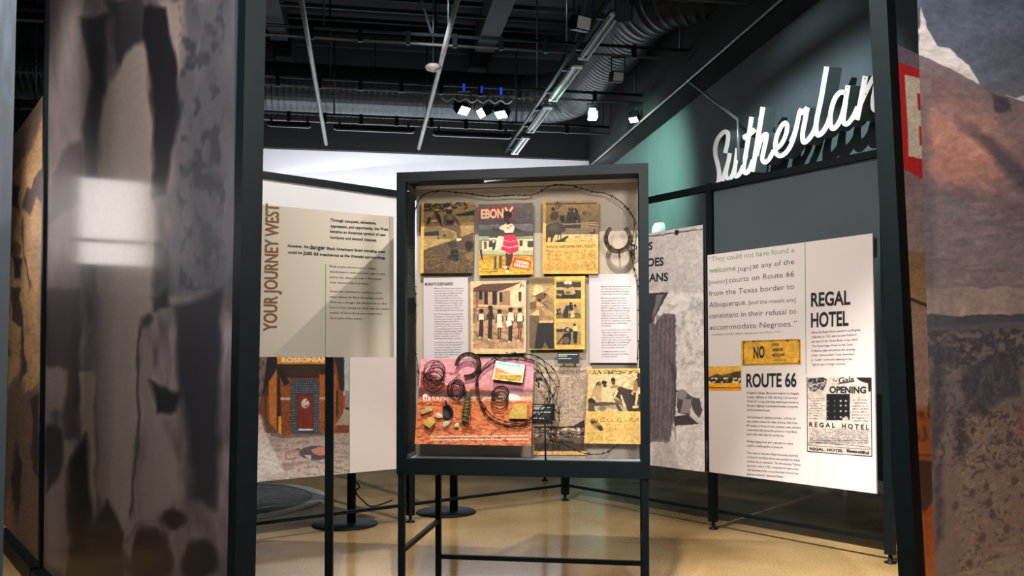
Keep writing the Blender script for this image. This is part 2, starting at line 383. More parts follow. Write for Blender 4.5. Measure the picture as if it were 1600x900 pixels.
# ================================================================ SETTING
PW = on_z(1393, 775)                                   # foot of the green wall
GX = float(PW @ GU)                                    # its place across the building
def G(x, y, z=0.0): return GU * x + GW * y + np.array([0, 0, z])
def toG(p): return float(p @ GU), float(p @ GW), float(p[2])
def wallY(px):                                         # where a picture column meets the green wall
    d = ray(px, CY); d = d / 1.0; s = GX / (d @ GU); return float((d * s) @ GW)
GY = wallY(945)                                        # far wall
gfr = lambda name, mb, m, loc=(0, 0, 0), **k: mb.build(name, m, None, **k)
def gobj(name, mb, m, bevel=0.0):
    """mesh given in building coordinates, its origin at its own middle"""
    V = np.array(mb.v); c = (V.min(0) + V.max(0)) / 2; mb.v = [tuple(v) for v in V - c]
    o = mb.build(name, m, None, bevel=bevel); o.location = G(*c); o.rotation_euler = (0, 0, GG); return o
ZT = 5.32
struct(MB().box(-14, 14, -5, 21, -0.1, 0).build('floor', FLOOR))
struct(gobj('wall_right', MB().box(GX, GX + 0.2, -3, GY, 0, 7.3), GREEN))
struct(gobj('wall_back', MB().box(-13, GX + 0.2, GY, GY + 0.2, 0, ZT), WHITE))
struct(gobj('trim_1', MB().box(-13, GX - 0.002, GY - 0.12, GY + 0.2, ZT + 0.002, 7.3), CEIL))
struct(gobj('trim_2', MB().box(GX - 0.35, GX - 0.002, -3, GY - 0.13, 5.12, 7.3), CEIL))
struct(gobj('baseboard_right', MB().box(GX - 0.02, GX - 0.001, -3, GY - 0.13, 0.001, 0.12), WHITE))
struct(gobj('ceiling', MB().box(-13, GX + 0.2, -6, GY + 0.2, 7.3, 7.5), CEIL))
# ceiling beams running away from the viewer, corrugated deck ribs
for i, (px, py, w_) in enumerate([(772, 40, .35), (436, 60, .3), (300, 40, .3), (1010, 60, .3)]):
    x, y, _ = toG(on_z(px, py, 6.9))
    struct(gobj('trim_%d' % (3 + i), MB().box(x - w_ / 2, x + w_ / 2, 1.0, GY - 0.14, 6.88, 7.298), mat('beam_grey', (34, 42, 46), 0.7, noise=0.3, nscale=2)))
dk = MB()
for k in range(30):
    dk.box(-12.5, GX - 0.37, 2.0 + k * 0.47, 2.06 + k * 0.47, 7.24, 7.299)
rb = gobj('deck_rib', dk, CEIL); rb['kind'] = 'stuff'; rb['label'] = 'black ribs of the ceiling deck above the pipes'

# ---------------------------------------------------------------- ceiling grid
TR = []
def truss(px, py, lab, x0=-10.0, z=5.45, pair=0.13):
    gx, gy, _ = toG(on_z(px, py, z)); x1 = GX - 0.36
    c = G((x0 + x1) / 2, gy, z); t = thing('lighting_truss', lab, 'truss', c, GG, 'black lighting trusses under the ceiling')
    h = (x1 - x0) / 2
    MB().tube([(-h, 0, 0), (h, 0, 0)], 0.019, 8).build('chord', PIPE2, t)
    if pair: MB().tube([(-h, 0, pair), (h, 0, pair)], 0.024, 8).build('chord', PIPE2 if py > 230 else PIPE, t)
    cl = MB(); n = int(2 * h / 0.62)
    for k in range(n): cl.box(-h + k * 0.62, -h + k * 0.62 + 0.06, -0.028, 0.028, -0.022, pair + 0.024)
    o = cl.build('clamp', BLK, t); o['kind'] = 'stuff'
    for k in range(9):
        X = h - 0.12 - k * 1.62
        if X > -h: MB().tube([(X, 0, pair), (X, 0, 7.3 - z)], 0.016, 6).build('hanger_rod', PIPE, t)
    TR.append(gy); return gy
truss(800, 77, 'nearest black double pipe truss, crossing in front of the duct')
truss(800, 151, 'black pipe truss carrying the three lit spotlights')
truss(800, 203, 'black pipe truss crossing just below the horizontal duct')
truss(800, 241, 'farthest black pipe truss, along the top of the white wall')
truss(800, -20, 'black double pipe truss nearest overhead')
def pipe_a(px, py, z, lab, x0=-10.0, r=0.02):
    gx, gy, _ = toG(on_z(px, py, z)); x1 = GX - 0.36; h = (x1 - x0) / 2
    o = MB().tube([(-h, 0, 0), (h, 0, 0)], r, 6).build('conduit_pipe', PIPE); o.location = G((x0 + x1) / 2, gy, z); o.rotation_euler = (0, 0, GG)
    tag(o, lab, 'pipe')
pipe_a(820, 32, 6.9, 'thin upper conduit crossing the ceiling above the trusses')
pipe_a(1100, 5, 6.6, 'short looking conduit at the top edge near the duct bend')
for px, lab in ((640, 'grey pipe running toward the far wall, left of the smoke detector'), ):
    pass
def pipe_w(x0, y0, x1, y1, z, lab, r=0.036):
    p, q = toG(on_z(x0, y0, z)), toG(on_z(x1, y1, z)); x = (p[0] + q[0]) / 2; ya = p[1] - 3.5; yb = min(q[1], GY - 0.2)
    o = MB().tube([(0, -(yb - ya) / 2, 0), (0, (yb - ya) / 2, 0)], r, 10).build('grid_pipe', PIPE2)
    o.location = G(x, (ya + yb) / 2, z); o.rotation_euler = (0, 0, GG); tag(o, lab, 'pipe')
pipe_w(470, 0, 510, 225, 5.37, 'grey ceiling pipe running back at the left, over the journey panel')
pipe_w(713, 0, 655, 232, 5.37, 'grey ceiling pipe running back beside the round detector')
# edge rail along the black soffit
p, q = toG(on_z(922, 248, 5.14)), toG(on_z(1197, 0, 5.14))
o = MB().tube([(0, -7, 0), (0, 8.0, 0)], 0.018, 8).build('soffit_rail', PIPE2); o.location = G(GX - 0.39, 8.5, 5.14); o.rotation_euler = (0, 0, GG)
tag(o, 'long grey rail along the lower edge of the black soffit', 'rail')

# strip lights on their own rail
r0_, r1_ = toG(on_z(957, 10, 5.38)), toG(on_z(803, 240, 5.38)); sx = (r0_[0] + r1_[0]) / 2
o = MB().tube([(0, -4.5, 0), (0, 4.5, 0)], 0.03, 8).build('light_rail', PIPE); o.location = G(sx - 0.13, 12.2, 5.4); o.rotation_euler = (0, 0, GG)
tag(o, 'black rail carrying the row of strip lights to the right of centre', 'rail')
for (xa, ya, xb, yb), lab in zip([(950, 20, 908, 92), (898, 104, 862, 157), (850, 168, 826, 206), (816, 214, 802, 240)],
        ['nearest double strip light, left of the duct', 'second double strip light along the duct', 'third double strip light near the duct bend', 'farthest double strip light by the white wall']):
    a = toG(on_z(xa, ya, 5.33)); b = toG(on_z(xb, yb, 5.33)); L_ = b[1] - a[1]; x = sx + 0.02
    t = thing('strip_light', lab, 'light', G(x, (a[1] + b[1]) / 2, 5.33), GG, 'strip lights on the ceiling rail')
    MB().box(-0.075, 0.075, -L_ / 2, L_ / 2, 0.0, 0.05).build('housing', PIPE, t)
    for s in (-0.045, 0.035): MB().box(s, s + 0.022, -L_ / 2 + 0.02, L_ / 2 - 0.02, -0.022, -0.001).build('tube', FIX, t)
    for e in (-L_ / 3, L_ / 3): MB().box(-.16, -.07, e - .02, e + .02, .02, .10).build('bracket', PIPE, t)
    for e in (-L_ / 2, L_ / 2 - 0.04): MB().box(-0.07, 0.07, e, e + 0.03, -0.024, 0.02).build('end_cap', FIX, t)
for xa, ya, xb, yb, lab in [(418, 191, 486, 197, 'leftmost dark hanging strip fixture'), (521, 196, 647, 206, 'middle dark hanging strip fixture'), (677, 206, 798, 214, 'right dark hanging strip fixture under the truss')]:
    a = toG(on_z(xa, ya, 5.3)); b = toG(on_z(xb, yb, 5.3)); y = (a[1] + b[1]) / 2; L_ = b[0] - a[0]
    t = thing('strip_fixture', lab, 'light', G((a[0] + b[0]) / 2, y, 5.3), GG, 'dark strip fixtures')
    MB().box(-L_ / 2, L_ / 2, -0.05, 0.05, -0.04, 0.03).build('housing', BLK, t)
    MB().box(-L_ / 2 + 0.03, L_ / 2 - 0.03, -0.02, 0.02, -0.055, -0.041).build('tube', PIPE, t)
    for s in (-1, 1): MB().box(s * L_ / 2 * 0.85 - 0.02, s * L_ / 2 * 0.85 + 0.02, -0.02, 0.02, 0.031, 0.13).build('bracket', PIPE, t)

# duct: back run, bend, run toward the viewer, bend to the wall
dz, dr = 6.2, 0.45
d1 = toG(on_z(700, 188, dz - dr))[1]; dx = toG(on_z(930, 110, dz))[0]; d3 = toG(on_z(1105, 26, dz - dr))[1]
path = [(-11, d1), (dx - 1.0, d1)]
path += [(dx - 1.0 + 1.0 * math.sin(a), d1 - 1.0 + 1.0 * math.cos(a)) for a in np.linspace(0.15, math.pi / 2, 8)]
path += [(dx, d3 + 1.0)]
path += [(dx + 1.0 - 1.0 * math.cos(a), d3 + 1.0 - 1.0 * math.sin(a)) for a in np.linspace(0.15, math.pi / 2, 8)]
path += [(GX - 0.4, d3)]
P = []; 
for (x0, y0), (x1, y1) in zip(path[:-1], path[1:]):
    L_ = math.dist((x0, y0), (x1, y1)); n = max(1, int(L_ / 0.036))
    P += [(x0 + (x1 - x0) * k / n, y0 + (y1 - y0) * k / n, dz) for k in range(n)]
R_ = [dr + (0.008 if k % 3 == 0 else 0.0) for k in range(len(P))]
DUCT = mat('duct_dark', (66, 72, 76), 0.38, 0.5, noise=0.2, nscale=10)
mb = MB().tube(P, R_, 40); mb.sm = [False] * len(mb.sm); o = gobj('spiral_duct', mb, DUCT); tag(o, 'large dark spiral ribbed air duct with two bends under the ceiling', 'duct')
for k, (x, y) in enumerate([(-3.5, d1), (0.2, d1), (dx, (d1 + d3) / 2), (dx + 2.0, d3)]):
    o = MB().tube([(0, 0, 0), (0, 0, 7.3 - dz - dr)], 0.012, 6).build('duct_hanger', PIPE); o.location = G(x, y, dz + dr)
    tag(o, ['thin rod holding the far left stretch of duct', 'thin rod holding the duct behind the three spotlights', 'thin rod holding the duct between its two bends', 'thin rod holding the duct near the right wall'][k], 'rod', 'rods holding up the duct')
# sloping braces in the shadows between trusses
for x, y, z, ddx, lb_ in [(-3.2, 12.2, 5.6, 0.7, 'slanting brace above the left grey pipe'), (0.9, 11.0, 5.6, -0.5, 'slanting brace left of the near strip light'), (3.0, 12.0, 5.6, 0.5, 'slanting brace right of the duct, the nearer of two'), (3.1, 13.6, 5.6, 0.5, 'slanting brace right of the duct, the farther of two'), (-4.9, 9.5, 5.6, 0.8, 'slanting brace seen above the sepia panel at far left')]:
    o = MB().bar((0, 0, 0), (ddx, 0.1, 1.69), 0.035).build('ceiling_brace', PIPE); o.location = G(x, y, z); o.rotation_euler = (0, 0, GG)
    tag(o, lb_, 'brace', 'slanting ceiling braces')

# ---------------------------------------------------------------- lamps in view
def lamp(px, py, z, yaw, tilt, lab, lit=True, size=0.15, body=None, clip=True):
    d_ = ray(px, py); cand = [E0 + d_ * (g_ / (d_ @ GW)) for g_ in TR]; p = min(cand, key=lambda c_: abs(c_[2] - 5.12) + (9 if c_[2] > 5.3 else 0)); z = p[2]
    t = thing('track_spotlight', lab, 'spotlight', p, 0, 'spotlights on the trusses')
    Rm = Matrix.Rotation(yaw, 4, 'Z') @ Matrix.Rotation(tilt, 4, 'X')
    def put(mb, name, m):
        mb.v = [tuple(Rm @ Vector(v)) for v in mb.v]; return mb.build(name, m, t)
    s = size / 2
    put(MB().box(-s, s, -s * .8, s * .8, 0.0, size * .7).box(-s * .7, s * .7, -s * .5, s * .5, size * .7, size * 1.1), 'housing', body or BLK)
    put(MB().box(-s * .86, s * .86, -s * .66, s * .66, -0.012, -0.001), 'lens', LAMP if lit else body or FIX)
    MB().box(-s * 1.15, -s * 1.02, -0.015, 0.015, 0.0, size * 1.5).box(s * 1.02, s * 1.15, -0.015, 0.015, 0.0, size * 1.5).box(-s * 1.15, s * 1.15, -0.015, 0.015, size * 1.5, size * 1.6).build('yoke', BLK, t)
    MB().tube([(0, 0, size * 1.6), (0, 0, max(size * 1.7, 5.44 - z))], 0.012, 6).build('stem', BLK, t)
    if clip: MB().box(-0.02, 0.02, -0.03, -0.015, size * 1.55, size * 1.55 + 0.11).build('clip', BLUE, t)
lamp(725, 173, 5.18, 0.75, -0.75, 'leftmost lit spotlight of the three on the middle truss', size=.2)
lamp(752, 177, 5.18, -1.1, -1.0, 'middle spotlight of the three, seen almost edge on', size=.2)
lamp(783, 179, 5.18, -0.5, -0.55, 'rightmost lit spotlight of the three on the middle truss', size=.2)
lamp(926, 185, 5.1, 0.1, -0.15, 'white boxed spotlight left of the soffit', size=.15, body=FIX, clip=False)
lamp(990, 187, 5.1, -0.5, -0.5, 'small lit spotlight hanging close to the soffit', size=.15, clip=False)
lamp(966, 120, 5.12, 0.3, -1.35, 'unlit white faced spotlight hanging in front of the duct', lit=False, size=.17, clip=False)
lamp(912, 36, 5.05, 0.5, -1.3, 'unlit spotlight beside the end of the nearest strip light', lit=False, size=.2)
lamp(975, 32, 5.05, -0.2, 0.4, 'dark box spotlight in front of the duct bend', lit=False, size=.17, body=BLK)
p = on_z(677, 112, 5.2); t = thing('smoke_detector', 'round white detector hanging beside the grey pipe', 'detector', p)
MB().lathe([(0, 0.0), (0.03, 0.0), (0.035, 0.02), (0.10, 0.03), (0.115, 0.06), (0.09, 0.09), (0, 0.1)], 20).build('detector_body', mat('detector_cream', (190, 176, 160), 0.5), t)
MB().tube([(0, 0, 0.1), (0, 0, 2.09)], 0.012, 6).build('stem', PIPE, t)
MB().tube(spline([(0.03, 0, 0.5), (0.08, 0.02, 1.0), (-0.05, 0, 1.5), (0.1, 0.03, 2.08)]), 0.008, 6).build('cable', BLK, t)
# loose cables looped on the middle truss
gy2 = toG(on_z(800, 151, 5.45))[1]
for x0, x1, lab in ((690, 745, 'pale cable looped along the truss at the left spotlight'), (748, 800, 'pale cable looped along the truss at the right spotlight')):
    a = toG(on_z(x0, 147, 5.4)); b = toG(on_z(x1, 155, 5.4)); pts = [(a[0] + (b[0] - a[0]) * k / 6, gy2 - 0.05, 5.36 - 0.05 * (k % 2)) for k in range(7)]
    tag(gobj('looped_cable', MB().tube(spline(pts, 5), 0.012, 6), FIX), lab, 'cable')

# ---------------------------------------------------------------- the script sign on the green wall
GYW = lambda px, py, off: on_v(px, py, PW, -GW, off)       # plane parallel to the green wall; off<0 comes into the room
_n = np.array([GW[1], -GW[0], 0.0]) * 1.0                   # off direction of GYW (into the wall)
def gwp(px, py, d):                                        # d metres in front of the wall
    Q = PW - GU * d; n = GU; dd = ray(px, py); return E0 + dd * (n @ (Q - E0) / (n @ dd))
SIGNF, SIGNB = 0.34, 0.20
c_sign = gwp(1240, 225, SIGNB)
t_sign = thing('script_sign', 'white script letter sign reading Sutherlan on the green wall', 'sign', c_sign, GG)
FACE = mat('sign_white', (236, 232, 230), 0.45, emit=0.0, col2=(222, 214, 206), nscale=1.5)
SIDE = mat('sign_side', (74, 92, 90), 0.6, noise=0.15, nscale=6)
Z1 = lambda P: [(1105 + x / 6, 150 + y / 6) for x, y in P]
Z2 = lambda P: [(1235 + x / 6, 80 + y / 6) for x, y in P]
def stroke(P, w_, taper=1.0):
    """ribbon outline in picture units -> list of quads"""
    S_ = np.array(spline(P, 7)); d = np.gradient(S_, axis=0); d /= np.linalg.norm(d, axis=1)[:, None] + 1e-9
    n = np.stack([-d[:, 1], d[:, 0]], 1); ww = np.ones(len(S_)) * w_ / 2
    return S_ + n * ww[:, None], S_ - n * ww[:, None]
LET = {
 'letter_s': [(Z1([(30, 915), (75, 880), (106, 800), (112, 720), (96, 630), (78, 560), (76, 480), (98, 405), (150, 342), (188, 340), (196, 385), (188, 450), (168, 535)]), 6.8)],
 'letter_u': [(Z1([(212, 535), (196, 620), (165, 720), (140, 800)]), 6.6), (Z1([(196, 620), (178, 700), (180, 760), (210, 778), (245, 720), (268, 620), (283, 488)]), 6.6), (Z1([(268, 620), (256, 700), (262, 752), (300, 735), (335, 660), (365, 560)]), 6.6)],
 'letter_t': [(Z1([(416, 196), (396, 330), (372, 480), (350, 610), (340, 690), (362, 722), (395, 690), (430, 600)]), 7.2), (Z1([(334, 396), (390, 362), (450, 312)]), 8.0)],
 'letter_h': [(Z1([(522, 103), (500, 240), (475, 400), (452, 540), (420, 710)]), 7.8), (Z1([(462, 560), (490, 450), (530, 370), (556, 362), (550, 420), (528, 520), (516, 590), (540, 622), (580, 590), (625, 510)]), 7.0)],
 'letter_e': [(Z1([(640, 500), (695, 450), (735, 370), (750, 290), (735, 252), (700, 275), (655, 370), (638, 460), (645, 535), (690, 562), (755, 510), (805, 410), (840, 280), (865, 160), (885, 120)]), 7.0)],
 'letter_r': [(Z2([(2, 850), (40, 760), (68, 650), (98, 545)]), 6.4), (Z2([(98, 590), (130, 555), (160, 528)]), 6.4), (Z2([(160, 528), (135, 660), (115, 770), (122, 852), (165, 830), (215, 760), (240, 690)]), 7.4)],
 'letter_l': [(Z2([(340, 145), (315, 290), (285, 460), (250, 620), (240, 720), (255, 785), (300, 760), (345, 690), (370, 620)]), 7.8)],
 'letter_a': [(Z2([(520, 395), (470, 385), (420, 440), (385, 540), (372, 640), (385, 718), (420, 715), (470, 640), (510, 500), (540, 320)]), 7.6), (Z2([(518, 480), (500, 600), (500, 670), (535, 680), (590, 610), (630, 520)]), 7.4)],
 'letter_n': [(Z2([(704, 232), (680, 360), (655, 490), (622, 645)]), 8.6), (Z2([(640, 540), (700, 400), (750, 300), (790, 235), (803, 260), (790, 360), (772, 470), (780, 545), (815, 540), (860, 440)]), 7.0)],
}
cs = np.array(c_sign)
def to_sign(p): v = np.asarray(p) - cs; return (float(v @ GU), float(v @ GW), float(v[2]))
for k, (nm, strokes) in enumerate(LET.items()):
    fm, sm_ = MB(), MB()
    for j, (P_, w_) in enumerate(strokes):
        a, b = stroke(P_, w_); df = SIGNF + 0.0007 * j + 0.0002 * k
        FA = [to_sign(gwp(x, y, df)) for x, y in a]; FB = [to_sign(gwp(x, y, df)) for x, y in b]
        bk = lambda p: (p[0] + SIGNF - SIGNB, p[1], p[2]); n = len(FA)
        fm.add(FA + FB, [(i, i + 1, n + i + 1, n + i) for i in range(n - 1)])
        BA = [bk(p) for p in FA]; BB = [bk(p) for p in FB]
        sm_.add(FA + BA, [(i, i + 1, n + i + 1, n + i) for i in range(n - 1)])
        sm_.add(FB + BB, [(i, i + 1, n + i + 1, n + i) for i in range(n - 1)])
        sm_.add(BA + BB, [(i, i + 1, n + i + 1, n + i) for i in range(n - 1)])
        sm_.add([FA[0], FB[0], BB[0], BA[0], FA[-1], FB[-1], BB[-1], BA[-1]], [(0, 1, 2, 3), (4, 5, 6, 7)])
    so = sm_.build(nm, SIDE, t_sign); fm.build('letter_face', FACE, so)
mt = MB()
for x, y in ((1140, 262), (1175, 240), (1215, 215), (1262, 190), (1300, 175), (1340, 150)):
    a = to_sign(gwp(x, y, SIGNB)); mt.box(a[0], a[0] + SIGNB, a[1] - .012, a[1] + .012, a[2] - .012, a[2] + .012)
o = mt.build('wall_standoff', BLK, t_sign); o['kind'] = 'stuff'
mb = MB()
for x, y in Z1([(618, 490), (565, 585), (636, 560), (672, 552)]) + Z2([(358, 605), (420, 712), (365, 716), (705, 402), (152, 832), (165, 575), (335, 165), (535, 340), (698, 255), (795, 500)]):
    a = to_sign(gwp(x, y, SIGNF + 0.004)); mb.add([(a[0], a[1] + .012 * math.cos(q), a[2] + .009 * math.sin(q)) for q in np.linspace(0, 5.2, 6)], [(0, 1, 2, 3, 4, 5)])
o = mb.build('rust_spot', mat('rust_yellow', (170, 130, 70), 0.8), t_sign); o['kind'] = 'stuff'
# stay rod of the sign
a = gwp(1073, 124, 0.36); b = gwp(1153, 187, 0.42); c = gwp(1153.5, 250, 0.42)
o = MB().tube([(0, 0, 0), b - a, c - a], 0.017, 8).build('stay_rod', mat('rod_steel', (120, 126, 128), 0.35, 0.5)); o.location = a
tag(o, 'thin metal rod from the soffit down to the script sign', 'rod')
# small round white fitting on the green wall seen above the sign panel
p = gwp(1035, 360, 0.0); t = thing('wall_bell', 'small round white fitting on the green wall above the cattle gate panel', 'fitting', p, GG)
MB().lathe([(0.0, -0.16), (0.07, -0.155), (0.12, -0.12), (0.13, -0.05), (0.13, 0)], 20, ax=1).build('dome', FIX, t).rotation_euler = (0, 0, -math.pi / 2)

# ================================================================ DISPLAY FRAMES
def P_on(u, s, z, off=0.0): return K + u * s + np.array([0, 0, z]) + np.array([-u[1], u[0], 0]) * off
def frame(name, lab, u, ang, posts, s0, s1, low=0.14, top=2.555):
    t = thing(name, lab, 'stand', K, ang, 'black metal display stands')
    for s in posts:
        MB().box(s - .026, s + .026, -.026, .026, 0.055, 2.585).build('post', BLK, t)
        MB().lathe([(0, 0), (.036, 0), (.036, .008), (.014, .014), (.010, .06), (0, .06)], 14, (s, 0, 0)).build('levelling_foot', BLK, t)
    MB().box(s0, s1, -.022, .022, top - .024, top + .024).build('top_rail', BLK, t)
    MB().box(s0, s1, -.012, .012, low - .012, low + .012).build('lower_rail', BLK, t)
    return t
frame('display_stand', 'right run of black frames holding the hotel and road panels', A, AA, [0.0, 1.63, 2.97], 0.027, 2.943)
frame('display_stand', 'left run of black frames holding the street photograph', B, AA + math.pi / 2, [-1.63, -2.97], -2.943, -0.027)
# far post beyond the corner
p = on_z(851, 751)
t = thing('frame_post', 'distant black post with round foot behind the corner', 'post', p)
MB().box(-.026, .026, -.026, .026, 0.055, 2.5).build('post', BLK, t)
MB().lathe([(0, 0), (.036, 0), (.036, .008), (.014, .014), (.010, .06), (0, .06)], 14).build('levelling_foot', BLK, t)
# round based stands
for (x, y, lab, cable) in [(539, 820, 'black pole stand on a round base under the street photograph', 1), (697, 801, 'black pole stand on a round base seen between the case legs', 0)]:
    p = on_z(x, y); t = thing('pole_stand', lab, 'stand', p, 0, 'pole stands on round bases')
    dx_ = (x + (10 if cable else 12) - x) / F * p[1]
    MB().lathe([(0, 0.001), (.245, 0.001), (.25, .006), (.245, .014), (0, .02)], 40).build('base', BLK, t)
    MB().tube([(dx_, 0, .018), (dx_, 0, 2.0 if not cable else 0.6)], .034, 16).build('pole', BLK, t)
    if cable:
        MB().tube(spline([(dx_ + .03, -.04, .34), (dx_ + .07, -.05, .30), (dx_ + .04, -.05, .26), (dx_ + .09, -.05, .2), (dx_ + .16, 0, .14), (dx_ + .3, .1, .17)]), .006, 6).build('cable', BLK, t)
# round floor inlay at the left
t = thing('floor_medallion', 'round dark mottled disc with pale rim on the floor at left', 'floor inlay', (-2.75, 7.5, 0.001))
MB().lathe([(0, 0), (1.04, 0), (1.04, .006), (0, .006)], 64).build('disc', mat('moss_dark', (44, 62, 58), 0.6, col2=(112, 130, 112), nscale=14), t)
MB().lathe([(1.045, 0), (1.17, 0), (1.17, .010), (1.045, .010)], 64).build('rim', mat('rim_pale', (170, 172, 166), 0.6, noise=.2), t)

PA = lambda off0: (lambda x, y, o=0.0: on_v(x, y, K, A, off0 - o))
PB = lambda off0: (lambda x, y, o=0.0: on_v(x, y, K, B, off0 - o))
def slab(name, quad, m, th, parent=None):
    c = sum(quad) / 4; mb = MB().hexa([q - c for q in quad], th); o = mb.build(name, m, parent)
    if parent is None: o.location = c
    else: o.location = parent.matrix_basis.inverted() @ Vector(c); o.rotation_euler = (0, 0, -parent.rotation_euler[2])
    return o
nA = np.array([-A[1], A[0], 0]); nB = np.array([-B[1], B[0], 0])     # away from the viewer
PFA = -0.045
# --- road / hotel panel
q = [PA(PFA)(*p) for p in [(1105.4, 398.6), (1363.3, 364.5), (1369.4, 771.5), (1108.4, 737.5)]]
t_reg = thing('exhibit_panel', 'white panel with the long quote, ROUTE 66 and REGAL HOTEL headings', 'panel', sum(q) / 4, AA)
slab('panel_board', q, WPANEL, nA * 0.015, t_reg)
pl = lambda x, y, o=0.0: PA(PFA)(x, y, o)
S5 = .28881
z5 = lambda x, y: (1000 + x * S5, 340 + y * S5)
def L5(txt, x0, y0, x1, y1, cap, b=-0.006): a, c = z5(x0, y0), z5(x1, y1); return (txt, a[0], a[1], c[0], c[1], cap, b)
letter([L5('\u201cThey could not have found a', 373, 240, 834, 187, 8.3), L5('welcome', 373, 300, 517, 285, 8.3, .008)], pl, INKG, t_reg, 'green_lettering', .003)
letter([L5('[sign]', 530, 290, 600, 280, 6.5), L5('at any of the', 610, 276, 834, 250, 8.3), L5('[motor]', 373, 362, 470, 352, 6.5), L5('courts on Route 66', 480, 352, 834, 318, 8.6),
        L5('from the Texas border to', 373, 424, 834, 386, 8.4), L5('Albuquerque,', 375, 486, 575, 470, 8.4), L5('[and the motels are]', 588, 470, 842, 455, 6.5),
        L5('consistent in their refusal to', 375, 545, 845, 520, 8.4), L5('accommodate Negroes.\u201d', 375, 608, 848, 588, 8.6), ], pl, INKS, t_reg, 'quote_lettering', .003)
letter([L5('\u2014 HOWARD L. BOYD, NAACP, Albuquerque, New Mexico, 1955', 376, 640, 758, 622, 3.0)], pl, INKS, t_reg, 'credit_lettering', .003, 1)
for h_ in (L5('REGAL', 925, 480, 1138, 468, 21.5, .03), L5('HOTEL', 925, 592, 1128, 582, 22.5, .03), ('ROUTE 66', 1166, 604.5, 1244.5, 604, 21, .03)): letter([h_], pl, INK, t_reg, 'heading_lettering', .003)
letter([L5(s_, 926, 628 + i * 24.6, x1, 612 + i * 26.3, 3.6, .008) for i, (s_, x1) in enumerate([
    ('When the Regal Hotel opened in LosAngeles,', 1195), ('California, in 1939, just one year before it', 1172), ('was listed in the Green Book, it was called', 1176),
    ('\u201cThe Finest Negro Hotel on the Coast.\u201d', 1160), ('A fabulous gala announced the opening', 1163), ('of this \u201cultra-modern\u201d hotel, decorated', 1156),
    ('in \u201crestful\u201d colors and catering to the', 1147), ('\u201chighest type of Negro clientele.\u201d', 1120)])], pl, INK, t_reg, 'body_lettering', .003, 1)
rt = ['It began in Chicago, Illinois and ended in Los Angeles', 'County, California. In 1946, Nat King Cole recorded', '\u201cRoute 66,\u201d a song celebrating what became known as', 'America\u2019s Highway. It symbolized freedom, prosperity,', 'and the American Dream.', None,
      'Yet, the fantasy of \u201cgetting your kicks\u201d on Route 66', 'was a dream reserved for white America. Half of the', '89 counties on Route 66 were sundown towns, all-white', 'communities that banned the presence of any Black', 'person after dark, after the sun had set.', None,
      'Finding lodging, food, and a safe place to refuel', 'could be a deadly gamble on Route 66.', None,
      'There were so few places Black Americans could stay', 'on Route 66 that Black drivers were getting into deadly', 'accidents due to exhaustion. The Albuquerque Tribune', 'reported on this in 1955, noting that the state police', 'chief determined that one accident that took six lives', 'had been caused by \u201cspeed and fatigue.\u201d']
ends = [443, 432, 440, 437, 228, 0, 416, 430, 457, 427, 330, 0, 397, 326, 0, 437, 450, 453, 440, 437, 337]
ls = []; y = 206.0
for s_, e in zip(rt, ends):
    if s_ is None: y += 22; continue
    ls.append((s_, 1155 + 57 * .2111, 570 + (y + 8) * .2111, 1155 + e * .2111, 570 + (y + 8 + (e - 57) * (.018 + (y - 206) * .0001)) * .2111, 3.7, .008)); y += 31.5
letter(ls, pl, INK, t_reg, 'body_lettering', .003, 1)
o = slab('divider_line', [pl(1257.3, 379, .002), pl(1258.1, 379, .002), pl(1259.6, 585, .002), pl(1258.9, 585, .002)], mat('line_green', (80, 160, 90), .7), nA * .001, t_reg)
def plq(pl_, pts, o=0.0): return [pl_(x, y, o) for x, y in pts]
def art_no(a):
    a.base((206, 160, 66)).noise(.12, 9, seed=2).at(1000, 340, S5)
    a.line([(560, 672), (862, 662), (864, 788), (560, 796), (560, 672)], 3, (60, 45, 30)); a.ell(614, 670, 5, 6, (40, 30, 25)); a.ell(797, 665, 5, 6, (40, 30, 25))
    a.line([(715, 772), (786, 770)], 4, (110, 80, 40), a=.6)
    for x, y in ((562, 784), (860, 778), (858, 668), (564, 676)): a.ell(x, y, 4, 5, (70, 50, 30))
sheet('enamel_sign', plq(pl, [(1158, 532.5), (1250.8, 529.3), (1252, 570), (1158.4, 571.6)], .001), art_no, PAPER, t_reg, .7)
letter([L5('NO', 614, 760, 674, 756, 18, .035), L5('DOGS', 716, 694, 751, 692, 4, .04), L5('NEGROES', 716, 723, 773, 720, 4.2, .04), L5('MEXICANS', 716, 751, 782, 748, 4.2, .04)], pl, INK, t_reg, 'sign_lettering', .0045)
def art_route(a):
    a.at(1000, 560, .3777); a.grad([(33, (222, 176, 74)), (60, (206, 160, 80)), (75, (190, 150, 80)), (118, (216, 160, 50)), (128, (226, 150, 34))])
    a.poly([(283, 78), (320, 64), (350, 74), (385, 56), (418, 52), (418, 90), (283, 95)], (88, 72, 44)).poly([(340, 70), (370, 62), (380, 80), (345, 84)], (84, 100, 50))
    a.poly([(290, 84), (330, 80), (418, 76), (418, 100), (290, 104)], (60, 50, 40)).blot(285, 80, 418, 104, (235, 215, 180), 3, 3, .45, .9, 4).line([(283, 121), (418, 121)], 3, (60, 40, 28)).rect(283, 104, 418, 119, (224, 166, 50))
sheet('road_picture', plq(pl, [(1106.9, 572.6), (1158, 571.8), (1158, 610.6), (1107.2, 610.2)], .001), art_route, PAPER, t_reg, .7)
